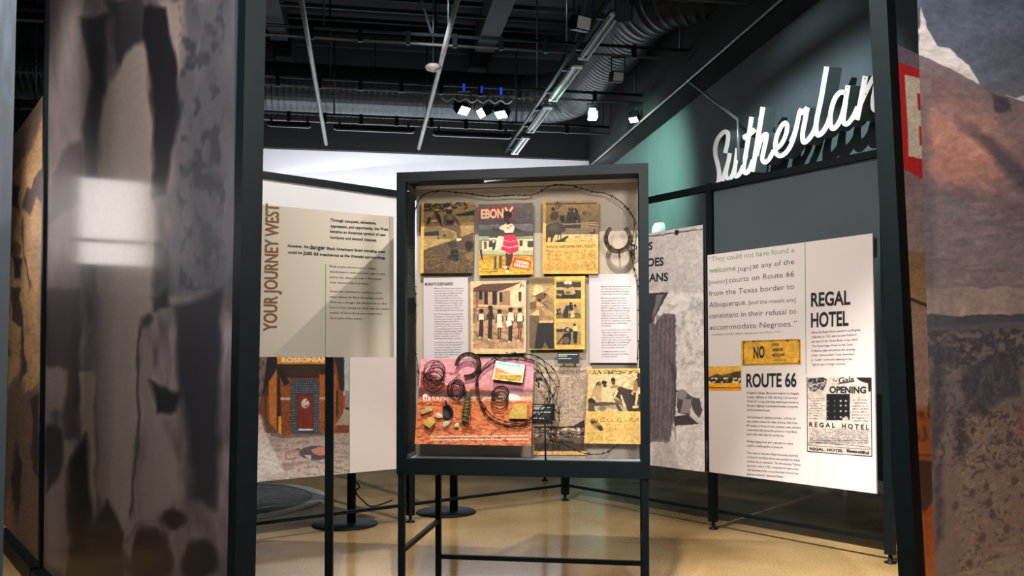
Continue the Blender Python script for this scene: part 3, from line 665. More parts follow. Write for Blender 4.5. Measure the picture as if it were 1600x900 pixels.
def art_poster(a):
    a.base((196, 184, 176)).noise(.08, 6, seed=8).at(1255, 580, .15564); k = (34, 36, 40)
    a.line([(36, 58), (40, 806), (690, 860), (682, 64)], 9, k).line([(40, 806), (190, 818)], 12, k).line([(520, 845), (690, 858)], 14, k)
    a.poly([(50, 75), (200, 62), (240, 80), (225, 140), (200, 195), (150, 175), (120, 205), (70, 200), (45, 150)], k, tex=.5, ts=1.5).blot(50, 70, 230, 200, (196, 184, 176), 2, 2, .5, .8, 3)
    a.line([(70, 150), (150, 125), (215, 110), (265, 75)], 8, (190, 180, 172)).poly([(530, 62), (680, 62), (678, 200), (655, 210), (650, 120), (600, 110), (560, 90)], k)
    a.line([(352, 128), (400, 118), (450, 112), (515, 100)], 9, k, a=.8)
    a.rect(234, 228, 468, 492, (22, 26, 32))
    for x in (245, 315, 376, 428):
        for y_ in (298, 345, 402, 460): a.rect(x - 9, y_ - 8, x + 9, y_ + 8, (200, 190, 182), a=.9 if x in (376, 428) else .4)
    a.poly([(390, 470), (440, 455), (460, 490), (400, 495)], (180, 170, 165))
    for j in range(9): a.column(60 + 8 * (j % 2), 265 + j * 25, 215 - 8 * (j % 3), 277 + j * 25, k, 3, j, .8)
    for j in range(8): a.column(488, 280 + j * 30, 655, 294 + j * 30, k, 3, j + 20, .8)
    for j in range(9): a.column(65, 578 + j * 16, 655, 588 + j * 19, k, 2.2, j + 40, .6)
    a.line([(60, 712), (660, 760), (672, 785), (640, 785), (55, 745), (50, 725), (60, 712)], 4, k)
sheet('hotel_poster', plq(pl, [(1260.2, 589), (1362, 589.8), (1363, 714), (1261, 706)], .001), art_poster, PAPER, t_reg, .6)
def L6(txt, x0, y0, x1, y1, cap, b=0.0): return (txt, 1255 + x0 * .15564, 580 + y0 * .15564, 1255 + x1 * .15564, 580 + y1 * .15564, cap, b)
letter([L6('The', 296, 104, 336, 104, 3, .03), L6('Gala', 355, 122, 512, 104, 9, .02), L6('OPENING', 262, 216, 632, 220, 10, .045)], pl, INK, t_reg, 'poster_title', .0045)
letter([L6('R E G A L', 60, 556, 320, 568, 7.3, .035), L6('H O T E L', 388, 572, 660, 588, 7.6, .035), L6('REGAL  HOTEL', 62, 790, 402, 812, 4.2, .05), L6('Beautiful', 436, 812, 662, 834, 4.6, .05)], pl, INK, t_reg, 'poster_lettering', .0045)

# frosted sheet above it
q = [P_on(A, 1.66, 2.525, 0), P_on(A, 2.94, 2.525, 0), P_on(A, 2.94, 1.9, 0), P_on(A, 1.66, 1.9, 0)]
o = slab('frosted_sheet', q, TPANEL, nA * .006); tag(o, 'grey frosted sheet above the hotel panel below the script sign', 'panel')

# --- gate / sign panel left of it (continues behind the case)
a_ = PA(PFA)(1098.3, 351); b_ = PA(PFA)(1100, 737.5); sA = float((a_ - K) @ A)
def art_gate(a):
    a.warp(.8, 5)
    a.grad([(340, (176, 166, 164)), (455, (196, 186, 182)), (460, (224, 216, 214)), (740, (232, 224, 222))]).noise(.06, 14, seed=3)
    a.at(1000, 340, S5)
    a.poly([(-700, 62), (345, 20), (345, 384), (-700, 440)], (192, 183, 181)).noise(.07, 12, seed=5)
    a.line([(-500, 178), (46, 102), (342, 62)], 6, (28, 30, 34)).ell(198, 80, 13, 14, (24, 26, 30))
    a.poly([(-300, 420), (50, 410), (152, 402), (66, 570), (62, 690), (40, 640), (-300, 900)], (60, 54, 58)).poly([(90, 420), (130, 412), (75, 540), (62, 560)], (120, 112, 114))
    a.blot(150, 430, 345, 800, (176, 166, 164), 6, 8, .55, .6, 5); a.rect(300, -0, 345, 384, (200, 192, 190), f=8, a=.5)
    a.at(1000, 560, .3777)
    a.poly([(-200, -200), (62, -140), (95, -190), (148, -180), (150, 60), (148, 200), (118, 350), (50, 345), (-200, 500)], (120, 108, 112))
    for x in (48, 62, 80, 98, 118, 134): a.line([(x + 8, -170), (x + 2, 60), (x - 8, 330)], 3, (70, 60, 64), a=.8)
    a.blot(40, -180, 150, 340, (84, 74, 78), 3, 16, .55, .45, 7)
    a.poly([(118, -10), (150, 60), (148, 220), (122, 345), (138, 250), (140, 100)], (80, 70, 74))
    a.poly([(150, 132), (180, 128), (215, 160), (245, 165), (258, 215), (245, 245), (225, 225), (212, 195), (205, 240), (155, 225)], (84, 76, 80)).ell(172, 150, 22, 22, (150, 140, 140)).poly([(180, 165), (215, 170), (208, 230), (165, 225)], (150, 140, 140))
    a.poly([(140, 240), (200, 235), (244, 270), (200, 275), (142, 280)], (74, 64, 68)).poly([(60, 340), (130, 345), (160, 470), (50, 460)], (176, 166, 166), f=8, a=.6)
q = [P_on(A, 0.08, a_[2], PFA), np.array(a_), P_on(A, sA, b_[2], PFA), P_on(A, 0.08, b_[2], PFA)]
t_gate = thing('exhibit_panel', 'grey photograph panel of a cactus and crouching man, sign lettering on top', 'panel', sum(q) / 4, AA)
sheet('panel_print', q, art_gate, PAPER, t_gate, 1.0, nA * .015)
letter([L5('DOGS', -60, 190, 68, 172, 12, .03), L5('NEGROES', -90, 272, 128, 258, 12.5, .03), L5('MEXICANS', -95, 352, 152, 342, 12.5, .03)], pl, INK, t_gate, 'sign_lettering', .003)
q = [P_on(A, 0.03, 2.525, 0), P_on(A, 1.60, 2.525, 0), P_on(A, 1.60, 2.1, 0), P_on(A, 0.03, 2.1, 0)]

# --- left run: street photograph and blank white part
PFB = -0.045; plB = PB(PFB)
zr = lambda x, y: (400 + x * .2333, 550 + y * .2333)
def art_street(a):
    a.warp(.3, 4)
    a.at(400, 550, .2333)
    a.grad([(30, (120, 70, 45)), (540, (110, 66, 44)), (545, (150, 134, 128)), (640, (160, 146, 140)), (860, (186, 174, 168))])
    a.rect(585, 30, 640, 420, (168, 170, 172)).rect(595, 260, 640, 395, (120, 126, 130)).rect(600, 370, 640, 390, (40, 60, 60))
    a.poly([(0, 30), (75, 30), (60, 150), (40, 300), (0, 420)], (120, 100, 95)).blot(0, 30, 75, 300, (60, 50, 50), 3, 8, .5, .6)
    a.poly([(75, 30), (140, 30), (140, 110), (60, 270), (40, 300), (60, 150)], (32, 26, 30)).poly([(85, 200), (140, 115), (140, 540), (85, 470)], (170, 105, 45)).poly([(60, 250), (85, 220), (85, 470), (60, 440)], (70, 50, 40))
    a.line([(75, 300), (75, 450)], 6, (150, 95, 45)).rect(140, 120, 165, 530, (40, 32, 34)).rect(150, 430, 172, 545, (196, 140, 60))
    a.poly([(160, 140), (232, 110), (235, 560), (175, 560)], (134, 78, 36)).blot(165, 330, 232, 560, (80, 46, 28), 1.4, 1.2, .5, .6).rect(165, 305, 230, 320, (180, 160, 140))
    a.rect(140, 80, 470, 175, (52, 34, 28)).rect(215, 90, 425, 170, (62, 40, 32)).poly([(140, 100), (165, 100), (225, 205), (190, 230)], (28, 24, 26))
    a.rect(232, 185, 425, 540, (48, 58, 70))
    for i in range(12): a.line([(240 + i * 16, 190), (240 + i * 16, 275)], 2.5, (110, 116, 122))
    for i in range(6): a.line([(236, 195 + i * 15), (424, 195 + i * 15)], 2.5, (110, 116, 122))
    for i in range(15):
        a.line([(236, 290 + i * 17), (276, 290 + i * 17)], 2.5, (120, 124, 126)); a.line([(388, 290 + i * 17), (424, 290 + i * 17)], 2.5, (120, 124, 126))
    for x in (246, 260, 274, 390, 404, 420): a.line([(x, 285), (x, 535)], 2.5, (110, 116, 120))
    a.rect(274, 280, 386, 520, (96, 40, 24)).rect(284, 290, 378, 512, (112, 48, 28)).noise(.0, 5).ell(330, 345, 26, 32, (190, 182, 172)).blot(310, 315, 352, 372, (60, 50, 48), 2, 2, .6, .8).rect(284, 515, 382, 526, (200, 196, 190))
    a.rect(425, 150, 540, 540, (150, 88, 44)).blot(425, 330, 540, 540, (90, 52, 32), 1.4, 1.2, .5, .6).rect(425, 303, 470, 316, (180, 160, 140))
    a.poly([(520, 30), (590, 30), (592, 260), (560, 250), (545, 120)], (44, 34, 34)).poly([(535, 250), (585, 262), (585, 400), (535, 470)], (120, 70, 40)).poly([(535, 260), (550, 262), (550, 420), (535, 440)], (50, 40, 42)).poly([(600, 385), (640, 395), (640, 490), (530, 490)], (150, 134, 120))
    a.poly([(585, 290), (598, 290), (598, 385), (585, 380)], (180, 60, 50))
    a.poly([(35, 420), (175, 560), (470, 545), (470, 560), (180, 580), (100, 560), (50, 440)], (90, 80, 78), a=.7).blot(20, 560, 640, 860, (120, 104, 98), 12, 3, .5, .5, 2)
    a.line([(240, 548), (440, 545)], 10, (80, 70, 66)).ell(400, 676, 110, 48, (84, 80, 88)).poly([(370, 655), (420, 635), (470, 640), (470, 690), (420, 695), (385, 680)], (176, 124, 108)).poly([(320, 690), (370, 690), (365, 730), (345, 712)], (180, 164, 148))
    a.line([(300, 655), (240, 660), (200, 680), (200, 715), (240, 718), (268, 705)], 9, (160, 100, 84)).ell(282, 650, 12, 5, (90, 40, 36)).ell(288, 790, 8, 6, (200, 60, 60))
    a.poly([(35, 420), (70, 560), (190, 800), (10, 870), (10, 420)], (196, 190, 186), f=5, a=.8)
    for P_ in ([(20, 700), (200, 760), (350, 740), (470, 800)], [(350, 750), (350, 810)], [(520, 620), (640, 700)], [(540, 780), (640, 760)]): a.line(P_, 3, (120, 100, 92), a=.6)
    a.rect(142, 28, 478, 80, (206, 136, 30))
q = plq(plB, [(393, 557.6), (546.3, 558), (546.3, 739.3), (393, 754)])
t_st = thing('exhibit_panel', 'colour photograph of a brick corner doorway beside a blank white half', 'panel', sum(q) / 4, AA + math.pi / 2)
sheet('panel_print', q, art_street, PAPER, t_st, .9, nB * .015)
q = plq(plB, [(546.6, 558), (628, 558), (628, 731.8), (546.6, 739.3)]); slab('blank_part', q, WPANEL, nB * .015, t_st)
slab('divider_line', plq(plB, [(545.6, 558), (546.6, 558), (546.6, 739.3), (545.6, 739.4)], .002), mat('line_green'), nB * .001, t_st)
letter([('ROSSONIAN', 400 + 170 * .2333, 550 + 68 * .2333, 400 + 482 * .2333, 550 + 64 * .2333, 7.2, .04)], plB, INKC, t_st, 'sign_lettering', .003)
q = [P_on(B, -2.9, 2.53, .0), P_on(B, -1.66, 2.53, .0), P_on(B, -1.66, 1.28, .0), P_on(B, -2.9, 1.28, .0)]
o = slab('white_sheet', q, WHITE, nB * .008); tag(o, 'bright white sheet behind the journey panel under the left top rail', 'panel')

# --- freestanding journey panel
PJ = ray(515, CY); PJ = np.array([PJ[0], PJ[1], 0]) / PJ[1] * 4.42; UJ = np.array([1.77, 1.0, 0]) / 2.033; nJ = np.array([-UJ[1], UJ[0], 0])
plJ = lambda x, y, o=0.0: on_v(x, y, PJ, UJ, -o)
q = plq(plJ, [(393, 318.2), (615, 338.5), (615.3, 558.5), (393, 557.6)])
t_j = thing('exhibit_panel', 'beige text panel with sideways YOUR JOURNEY WEST, on a black pole', 'panel', sum(q) / 4, 0)
JP = mat('beige_panel', (196, 186, 170), .55, noise=.05, nscale=2)
slab('panel_board', q, JP, nJ * .012, t_j)
slab('edge_strip', plq(plJ, [(609, 338), (615, 338.6), (615, 558.4), (609, 558.4)], .003), mat('edge_beige', (170, 160, 150), .5), nJ * .002, t_j)
pp = on_v(515, 560, PJ, UJ, .035)
o = MB().box(-.021, .021, -.021, .021, 0.012, 1.9).build('pole', BLK, t_j); o.location = Vector((pp[0], pp[1], 0)) - t_j.location; o.rotation_euler = (0, 0, math.radians(5))
o = MB().box(-.2, .2, -.2, .2, 0.0, .012).build('base_plate', BLK, t_j); o.location = Vector((pp[0], pp[1], 0)) - t_j.location
zj = lambda x, y: (400 + x / 3, 220 + y / 3)
def LJ(txt, x0, y0, x1, y1, cap, b=0.0): a, c = zj(x0, y0), zj(x1, y1); return (txt, a[0], a[1], c[0], c[1], cap, b)
letter([LJ('Through conquest, adventure,', 348, 377, 564, 392, 4.6, .03), LJ('oppression, and opportunity, the West', 348, 405, 620, 421, 4.6, .03), LJ('became an American symbol of new', 348, 430, 609, 447, 4.6, .03), LJ('horizons and second chances.', 348, 458, 567, 472, 4.6, .03),
        LJ('However, the', 149, 498, 247, 503, 4.6, .03), LJ('danger', 251, 507, 327, 510, 6.8, .03), LJ('Black Americans faced traveling west', 332, 510, 606, 526, 4.6, .03),
        LJ('could be', 149, 528, 216, 531, 4.6, .03), LJ('just as', 221, 533, 293, 537, 6.8, .03), LJ('treacherous as the dramatic surroundings.', 298, 538, 608, 555, 4.6, .03)], plJ, INK, t_j, 'lead_lettering', .003)
letter([LJ(s_, 345, 592 + y0, e, 592 + y0 + dy, 3.4, .008) for s_, y0, e, dy in [
    ('Black people traveled west to escape', 0, 563, 11), ('discrimination, seek economic opportunity,', 25, 608, 12), ('and for the chance to soak in the majesty', 51, 590, 9), ('of its otherworldly landscapes.', 76, 528, 6),
    ('Green was dedicated to opening up more', 117, 592, 8), ('travel options for Black Americans; yet the', 143, 599, 8), ('West was a struggle. His efforts to do so often', 168, 614, 8), ('bore no fruit, leaving the West with the smallest', 193, 630, 8), ('number of Green Book sites compared to', 218, 592, 5), ('other parts of the country.', 243, 501, 3)]], plJ, INK, t_j, 'body_lettering', .003, 1)
slab('divider_line', plq(plJ, [(508.7, 412), (509.5, 412), (509.0, 557.5), (508.2, 557.5)], .002), mat('line_green'), nJ * .001, t_j)
# sideways heading, reading upwards
co, fs = glyphs('YOUR JOURNEY WEST', .015, 3)
a0, a1 = co[:, 0].min(), co[:, 0].max()
pB, pT, pR = plJ(432.5, 517, .003), plJ(436.0, 319, .003), plJ(410.5, 517, .003)
V = pB + (pT - pB) * ((co[:, 0] - a0) / (a1 - a0))[:, None] + (pR - pB) * (co[:, 1] / .73)[:, None]
c0 = V.mean(0); me = bpy.data.meshes.new('heading_lettering'); me.from_pydata([tuple(v - c0) for v in V], [], fs)
o = link('heading_lettering', me, INKB, t_j); o.location = Vector(c0) - t_j.location
# ================================================================ THE CASE
d0 = ray(619.5, CY); P0 = np.array([d0[0], d0[1], 0]) / d0[1] * 4.0
def cpt(px, py, d): return on_v(px, py, P0, CU, d)
def loc(p): v = np.asarray(p) - P0; return (float(v @ CU), float(v @ CD), float(v[2]))
def solve(px, lx):
    lo, hi = 0.0, 3.0
    for _ in range(50):
        m = (lo + hi) / 2
        if proj(P0 + CU * lx + CD * m + np.array([0, 0, 1.2]))[0] < px: lo = m
        else: hi = m
    return lo
CWID = loc(cpt(1014.5, 500, 0))[0]; CTOP = loc(cpt(620, 269.5, 0))[2]; CBOT = loc(cpt(620, 741, 0))[2]
DEP = solve(690, 0.035); DB = solve(649, 0.045)
print('case', CWID, CTOP, CBOT, DEP, DB)
t_case = thing('display_case', 'tall glass fronted display case on black legs in the middle of the room', 'display case', P0, CC)
fw = 0.043; rt_ = 0.045; rb_ = 0.075
for x in (0, CWID - fw):
    MB().box(x, x + fw, 0, fw, CBOT, CTOP).build('corner_post', BLK, t_case)
    MB().box(x, x + fw, DEP - fw, DEP, CBOT, CTOP).build('corner_post', BLK, t_case)
    MB().box(x + .006, x + .036, .006, .036, 0.02, CBOT - .001).build('leg', BLK, t_case)
    MB().box(x + .006, x + .036, DEP - .036, DEP - .006, 0.02, CBOT - .001).build('leg', BLK, t_case)
    MB().box(x + .01, x + .032, .037, DEP - .037, .33, .352).build('side_stretcher', BLK, t_case)
    for y in (.021, DEP - .021): MB().lathe([(0, 0), (.022, 0), (.022, .006), (.008, .01), (.008, .02), (0, .02)], 12, (x + .021, y, 0)).build('levelling_foot', BLK, t_case)
zb = loc(cpt(690, 868, DEP))[2]
MB().box(.037, CWID - .037, DEP - .033, DEP - .009, zb - .012, zb + .012).build('back_stretcher', BLK, t_case)
for y in (0, DEP - fw):
    MB().box(fw, CWID - fw, y, y + fw, CTOP - rt_, CTOP).build('top_rail', BLK, t_case)
    MB().box(fw, CWID - fw, y, y + fw, CBOT, CBOT + rb_).build('bottom_rail', BLK, t_case)
for x in (0, CWID - fw):
    MB().box(x, x + fw, fw, DEP - fw, CTOP - rt_, CTOP).build('side_rail', BLK, t_case)
    MB().box(x, x + fw, fw, DEP - fw, CBOT, CBOT + rb_).build('side_rail', BLK, t_case)
MB().box(fw, CWID - fw, fw, DEP - fw, CTOP - .016, CTOP - .004).build('top_panel', BLK, t_case)
MB().box(fw, CWID - fw, fw, DEP - fw, CBOT + .045, CBOT + .07).build('floor_panel', LEDGE, t_case)
MB().box(fw + .002, CWID - fw - .002, .018, .023, CBOT + rb_, CTOP - rt_).build('front_glass', GLASS, t_case)
MB().box(.018, .023, fw + .002, DEP - fw - .002, CBOT + rb_, CTOP - rt_).build('side_glass', GLASS, t_case)
MB().box(CWID - .023, CWID - .018, fw + .002, DEP - fw - .002, CBOT + rb_, CTOP - rt_).build('side_glass', GLASS, t_case)
bx0, bx1 = .05, CWID - fw - .003
MB().box(bx0, bx1, DB, DB + .02, CBOT + .0705, CTOP - rt_ - .004).build('backing_canvas', BACK, t_case)
zt = loc(cpt(700, 290, DB))[2]
MB().box(bx0, bx1, DB - .012, DB - .0005, zt, CTOP - rt_ - .006).build('header_trim', mat('trim_pale', (196, 184, 176), .6), t_case)

MB().box(.08, CWID - .08, .048, .062, CTOP - .03, CTOP - .0165).build('led_strip', mat('led_warm', (255, 238, 220), emit=3), t_case)
NF = -CD   # toward the viewer
RAISE = 0.033
def board(name, lab, cat, pts, paint, raise_=RAISE, cell=.8, th=.006, group=None, m=None, print_name='print', ys=None):
    ys = ys or [raise_] * 4
    q = [cpt(x, y, DB - r) for (x, y), r in zip(pts, ys)]
    c = sum(q) / 4; t = thing(name, lab, cat, c, 0, group)
    if paint: sheet(print_name, q, paint, PAPER, t, cell, CD * th)
    else:
        slab(print_name, q, m, CD * th, t)
    if raise_ > .012:
        mb = MB(); 
        for i, (u, v) in enumerate([(.25, .2), (.75, .2), (.25, .8), (.75, .8)]):
            p = (q[0] * (1 - u) + q[1] * u) * (1 - v) + (q[3] * (1 - u) + q[2] * u) * v - c
            dd = (ys[0] * (1 - v) + ys[3] * v) - th
            mb.bar(p + CD * th, p + CD * (th + dd), .012 if cat != 'label' else .005)
        mb.build('standoff', EDGE, t)
    return t
def plC(r): return lambda x, y, o=0.0: cpt(x, y, DB - r - o)

# 1 swimmers page
Z7 = (640, 290, .15561)
def art_swim(a):
    a.warp(.25, 3)
    a.at(*Z7).grad([(168, (196, 148, 82)), (200, (150, 116, 74)), (330, (146, 118, 80)), (520, (150, 120, 80)), (600, (96, 78, 54)), (880, (84, 66, 46))]).noise(.15, 5, seed=1)
    a.blot(145, 180, 400, 260, (34, 30, 26), 3, 2, .35, .9, 2).blot(380, 165, 600, 235, (34, 30, 26), 3, 2, .42, .9, 3).poly([(460, 290), (560, 270), (650, 245), (650, 295), (560, 305), (480, 305)], (38, 32, 26), f=1.5)
    a.poly([(140, 560), (250, 545), (330, 560), (440, 545), (640, 470), (640, 880), (140, 880)], (88, 70, 50)).poly([(140, 530), (300, 535), (470, 540), (360, 570), (200, 625), (140, 650)], (164, 136, 92)).noise(.2, 2.5, 1.2, seed=7)
    a.poly([(145, 440), (190, 390), (215, 320), (250, 270), (310, 290), (335, 430), (300, 490), (240, 510), (150, 500)], (120, 92, 62)).poly([(185, 320), (215, 315), (215, 355), (155, 420)], (30, 26, 24)).poly([(250, 280), (300, 290), (330, 390), (330, 430), (300, 380)], (36, 30, 26)).ell(268, 262, 22, 18, (40, 34, 28)).poly([(215, 345), (270, 340), (280, 365), (215, 370)], (190, 160, 116)).ell(270, 245, 22, 8, (196, 160, 110)).poly([(145, 470), (290, 455), (300, 505), (150, 505)], (40, 34, 28))
    a.poly([(345, 300), (380, 280), (430, 285), (470, 320), (515, 400), (505, 420), (450, 360), (440, 400), (490, 400), (515, 430), (510, 540), (480, 545), (470, 470), (400, 440), (360, 430), (330, 420)], (96, 72, 50)).ell(398, 262, 30, 36, (46, 38, 30)).ell(398, 228, 28, 10, (190, 156, 110)).poly([(370, 350), (440, 350), (445, 390), (370, 390)], (26, 24, 24)).poly([(380, 285), (425, 285), (430, 345), (375, 345)], (150, 118, 80), a=.7)
    a.poly([(300, 460), (370, 440), (450, 480), (440, 530), (310, 535)], (120, 100, 70)).ell(350, 500, 14, 12, (40, 34, 28)).ell(288, 526, 9, 12, (34, 28, 24)).ell(485, 543, 16, 14, (214, 196, 160)).ell(510, 540, 10, 12, (214, 196, 160))
    a.ell(430, 590, 45, 32, (60, 50, 38), f=3).ell(450, 695, 46, 60, (22, 22, 24)).ell(410, 720, 22, 28, (40, 32, 28)).poly([(385, 790), (420, 755), (480, 765), (500, 870), (380, 870)], (96, 76, 54), f=2).ell(470, 740, 26, 18, (30, 28, 26)).ell(597, 600, 40, 46, (22, 22, 24)).ell(590, 645, 28, 14, (40, 32, 28)).poly([(560, 680), (640, 660), (640, 760), (560, 730)], (120, 96, 66), f=2)
    for P_ in ([(140, 790), (230, 700)], [(140, 740), (300, 742)], [(530, 760), (620, 800)], [(180, 840), (330, 780)]): a.line(P_, 5, (160, 130, 88), a=.6)
    a.blot(150, 640, 640, 870, (150, 122, 82), 3, 1, .62, .6, 11).rect(100, 160, 140, 890, (206, 158, 82))
board('magazine_page', 'sepia magazine page of two seated bathers, top left in the case', 'magazine page', [(658.9, 316), (741.8, 315.6), (739.8, 426.8), (656.5, 427)], art_swim, group='pages pinned in the case')
# 2 cover
def art_cover(a):
    a.warp(.25, 3)
    a.at(620, 250, .27778).grad([(240, (116, 98, 90)), (330, (104, 94, 96)), (400, (92, 84, 84)), (440, (110, 100, 90)), (505, (150, 130, 90)), (550, (196, 150, 58)), (648, (214, 168, 60))]).noise(.16, 7, 4, seed=12)
    a.poly([(462, 392), (560, 386), (768, 402), (768, 445), (462, 436)], (66, 66, 56)).poly([(480, 440), (768, 430), (768, 510), (480, 510)], (206, 190, 150)).poly([(462, 430), (520, 428), (520, 452), (462, 450)], (150, 150, 150)).rect(490, 458, 505, 500, (90, 80, 70)).rect(518, 455, 540, 490, (60, 50, 44)).rect(690, 450, 708, 485, (70, 64, 58)).rect(735, 455, 768, 490, (70, 60, 50)).line([(480, 452), (560, 450)], 4, (70, 60, 50)).line([(660, 440), (768, 438)], 7, (80, 76, 66))
    a.poly([(540, 480), (560, 445), (600, 430), (612, 440), (606, 520), (560, 530), (530, 512)], (206, 196, 170)).poly([(540, 470), (560, 450), (552, 500), (535, 515)], (50, 46, 42)).ell(582, 434, 16, 8, (190, 180, 150)).poly([(548, 540), (562, 540), (560, 615), (548, 615)], (74, 70, 62)).poly([(575, 540), (592, 540), (590, 610), (574, 612)], (84, 78, 68))
    a.poly([(462, 506), (768, 510), (768, 536), (462, 532)], (176, 166, 128)).line([(462, 533), (768, 537)], 3, (96, 84, 54)).poly([(465, 505), (478, 505), (485, 565), (478, 562)], (40, 36, 36)).blot(462, 540, 768, 640, (150, 104, 34), 5, 3, .5, .5, 6)
    a.poly([(463, 272), (655, 262), (656, 326), (463, 334)], (200, 30, 34))
    a.line([(611, 270), (629, 298), (649, 267)], 11, (235, 222, 175)).line([(629, 298), (630, 321)], 11, (235, 222, 175))
    a.poly([(538, 380), (548, 374), (556, 386), (600, 378), (600, 396), (550, 400), (538, 396)], (60, 40, 34)).poly([(652, 378), (664, 372), (700, 398), (726, 408), (690, 406), (650, 396)], (60, 40, 34))
    a.poly([(604, 362), (622, 352), (650, 360), (664, 378), (652, 412), (612, 414), (600, 394), (580, 390), (575, 380)], (206, 186, 158)).ell(628, 382, 8, 6, (190, 90, 60)).ell(640, 372, 5, 5, (110, 96, 84)).poly([(610, 410), (652, 410), (655, 422), (608, 422)], (40, 36, 36))
    a.poly([(606, 422), (660, 418), (672, 436), (684, 470), (684, 516), (655, 524), (630, 530), (600, 512), (582, 508), (594, 480)], (196, 40, 76)).line([(604, 452), (640, 462), (668, 454)], 3.5, (226, 170, 170)).line([(590, 480), (630, 494), (684, 482)], 4, (232, 200, 196)).line([(583, 508), (610, 516), (634, 531), (684, 516)], 4, (236, 206, 200)).line([(640, 425), (650, 480), (648, 525)], 3, (150, 20, 50), a=.7)
    a.poly([(612, 520), (632, 530), (652, 524), (650, 560), (638, 590), (630, 620), (616, 614), (612, 590), (616, 560)], (84, 44, 30)).ell(612, 605, 10, 6, (226, 206, 180)).ell(622, 628, 10, 9, (226, 206, 180)).line([(615, 598), (632, 600)], 5, (200, 150, 60))
    a.ell(624, 308, 24, 21, (26, 20, 22)).ell(617, 328, 15, 20, (84, 48, 36)).poly([(618, 340), (632, 338), (636, 362), (618, 364)], (76, 44, 34)).ell(606, 326, 4, 5, (40, 26, 22))
    a.poly([(661, 548), (758, 570), (746, 621), (650, 600)], (206, 40, 36)).line([(475, 628), (565, 628)], 6, (90, 70, 40), a=.5)
t = board('magazine_cover', 'EBONY magazine cover, woman in a crimson skirt, top centre in the case', 'magazine', [(747.4, 319.3), (832.6, 316.8), (833.2, 428.6), (748.6, 430)], art_cover, cell=.6, group='pages pinned in the case')
zc = lambda x, y: (620 + x * .27778, 250 + y * .27778)
def LC(txt, x0, y0, x1, y1, cap, b=0.0): a, c = zc(x0, y0), zc(x1, y1); return (txt, a[0], a[1], c[0], c[1], cap, b)
letter([LC('EBON', 473, 328, 600, 323, 14, .04)], plC(RAISE), INKC, t, 'title_lettering', .0012)
letter([LC('CALIFORNIA', 668, 576, 746, 592, 4.8, .05), LC('DUDE RANCH', 660, 596, 742, 612, 4.8, .05)], plC(RAISE), INKC, t, 'tag_lettering', .0012)
# 3 bus page
def art_bus(a):
    a.warp(.25, 3)
    a.at(820, 290, .15561).base((206, 158, 88)).noise(.08, 7, seed=3)
    a.grad([(150, (186, 138, 74)), (170, (160, 128, 84)), (480, (112, 90, 64)), (486, (104, 84, 60)), (492, (206, 174, 120)), (560, (196, 158, 104)), (570, (212, 164, 90)), (890, (210, 158, 82))]).noise(.08, 6, seed=3)
    a.rect(180, 150, 212, 890, (206, 154, 80)).poly([(212, 178), (300, 180), (380, 175), (720, 172), (720, 182), (212, 192)], (60, 46, 34), tex=.6, ts=2)
    a.line([(320, 240), (310, 190), (330, 160), (350, 190), (330, 230), (365, 195)], 7, (70, 56, 42)).ell(322, 178, 26, 18, (84, 68, 50), a=.7)
    a.blot(580, 260, 670, 300, (70, 56, 42), 3, 1.5, .45, .8, 2).line([(635, 205), (655, 225)], 7, (80, 64, 46))
    a.poly([(418, 300), (450, 270), (530, 272), (552, 310), (556, 370), (408, 372)], (70, 58, 46)).rect(395, 370, 562, 428, (36, 32, 30)).line([(400, 388), (556, 384)], 9, (156, 132, 98)).ell(455, 338, 15, 17, (34, 30, 28)).ell(505, 330, 18, 17, (34, 30, 28)).ell(525, 360, 8, 9, (170, 146, 106))
    for x, y in ((450, 240), (478, 238), (510, 238), (440, 278), (470, 265), (520, 262)): a.ell(x, y, 12, 16, (50, 42, 36))
    a.ell(284, 236, 17, 18, (28, 26, 26)).poly([(255, 290), (290, 255), (335, 262), (345, 320), (300, 350), (262, 345), (250, 310)], (86, 66, 48)).poly([(350, 300), (400, 300), (402, 370), (370, 380), (352, 340)], (50, 42, 36))
    a.poly([(212, 410), (240, 385), (330, 370), (380, 385), (412, 440), (400, 465), (370, 470), (360, 500), (310, 490), (290, 520), (275, 568), (258, 568), (262, 520), (232, 520), (228, 568), (212, 568)], (60, 46, 36)).ell(290, 430, 50, 36, (92, 72, 50), f=4, a=.7).line([(335, 480), (332, 548)], 9, (48, 38, 32)).line([(362, 480), (360, 540)], 9, (48, 38, 32)).poly([(290, 560), (360, 540), (430, 500), (440, 515), (400, 550), (430, 562), (330, 568)], (34, 30, 28))
    a.poly([(648, 345), (735, 350), (735, 410), (648, 405)], (140, 112, 78))
    for j in range(3): a.line([(650, 352 + j * 25), (732, 360 + j * 25)], 9, (40, 34, 30), a=.7)
    a.poly([(645, 470), (690, 465), (690, 440), (708, 440), (705, 485), (645, 480)], (34, 30, 28)).blot(500, 495, 735, 560, (120, 96, 66), 5, 2, .5, .6, 8)
    a.ell(225, 652, 7, 6, (30, 26, 24))
    for i, x in enumerate((218, 388, 558)): a.column(x, 648, x + 158, 850, (120, 88, 50), 1.9, i, .65)
    a.rect(385, 690, 545, 702, (212, 164, 92)).rect(430, 765, 545, 776, (212, 164, 92)).rect(556, 745, 735, 756, (212, 164, 92))
t = board('magazine_page', 'yellowed page headed RANCH HAS OWN FEPC POLICY, top right in the case', 'magazine page', [(848.2, 314), (935, 313.3), (934.8, 428), (847.7, 427.8)], art_bus, cell=.65, group='pages pinned in the case')
letter([('RANCH HAS OWN FEPC POLICY', 854, 388, 931.5, 386.5, 4.6, .01)], plC(RAISE), INK, t, 'heading_lettering', .0012)
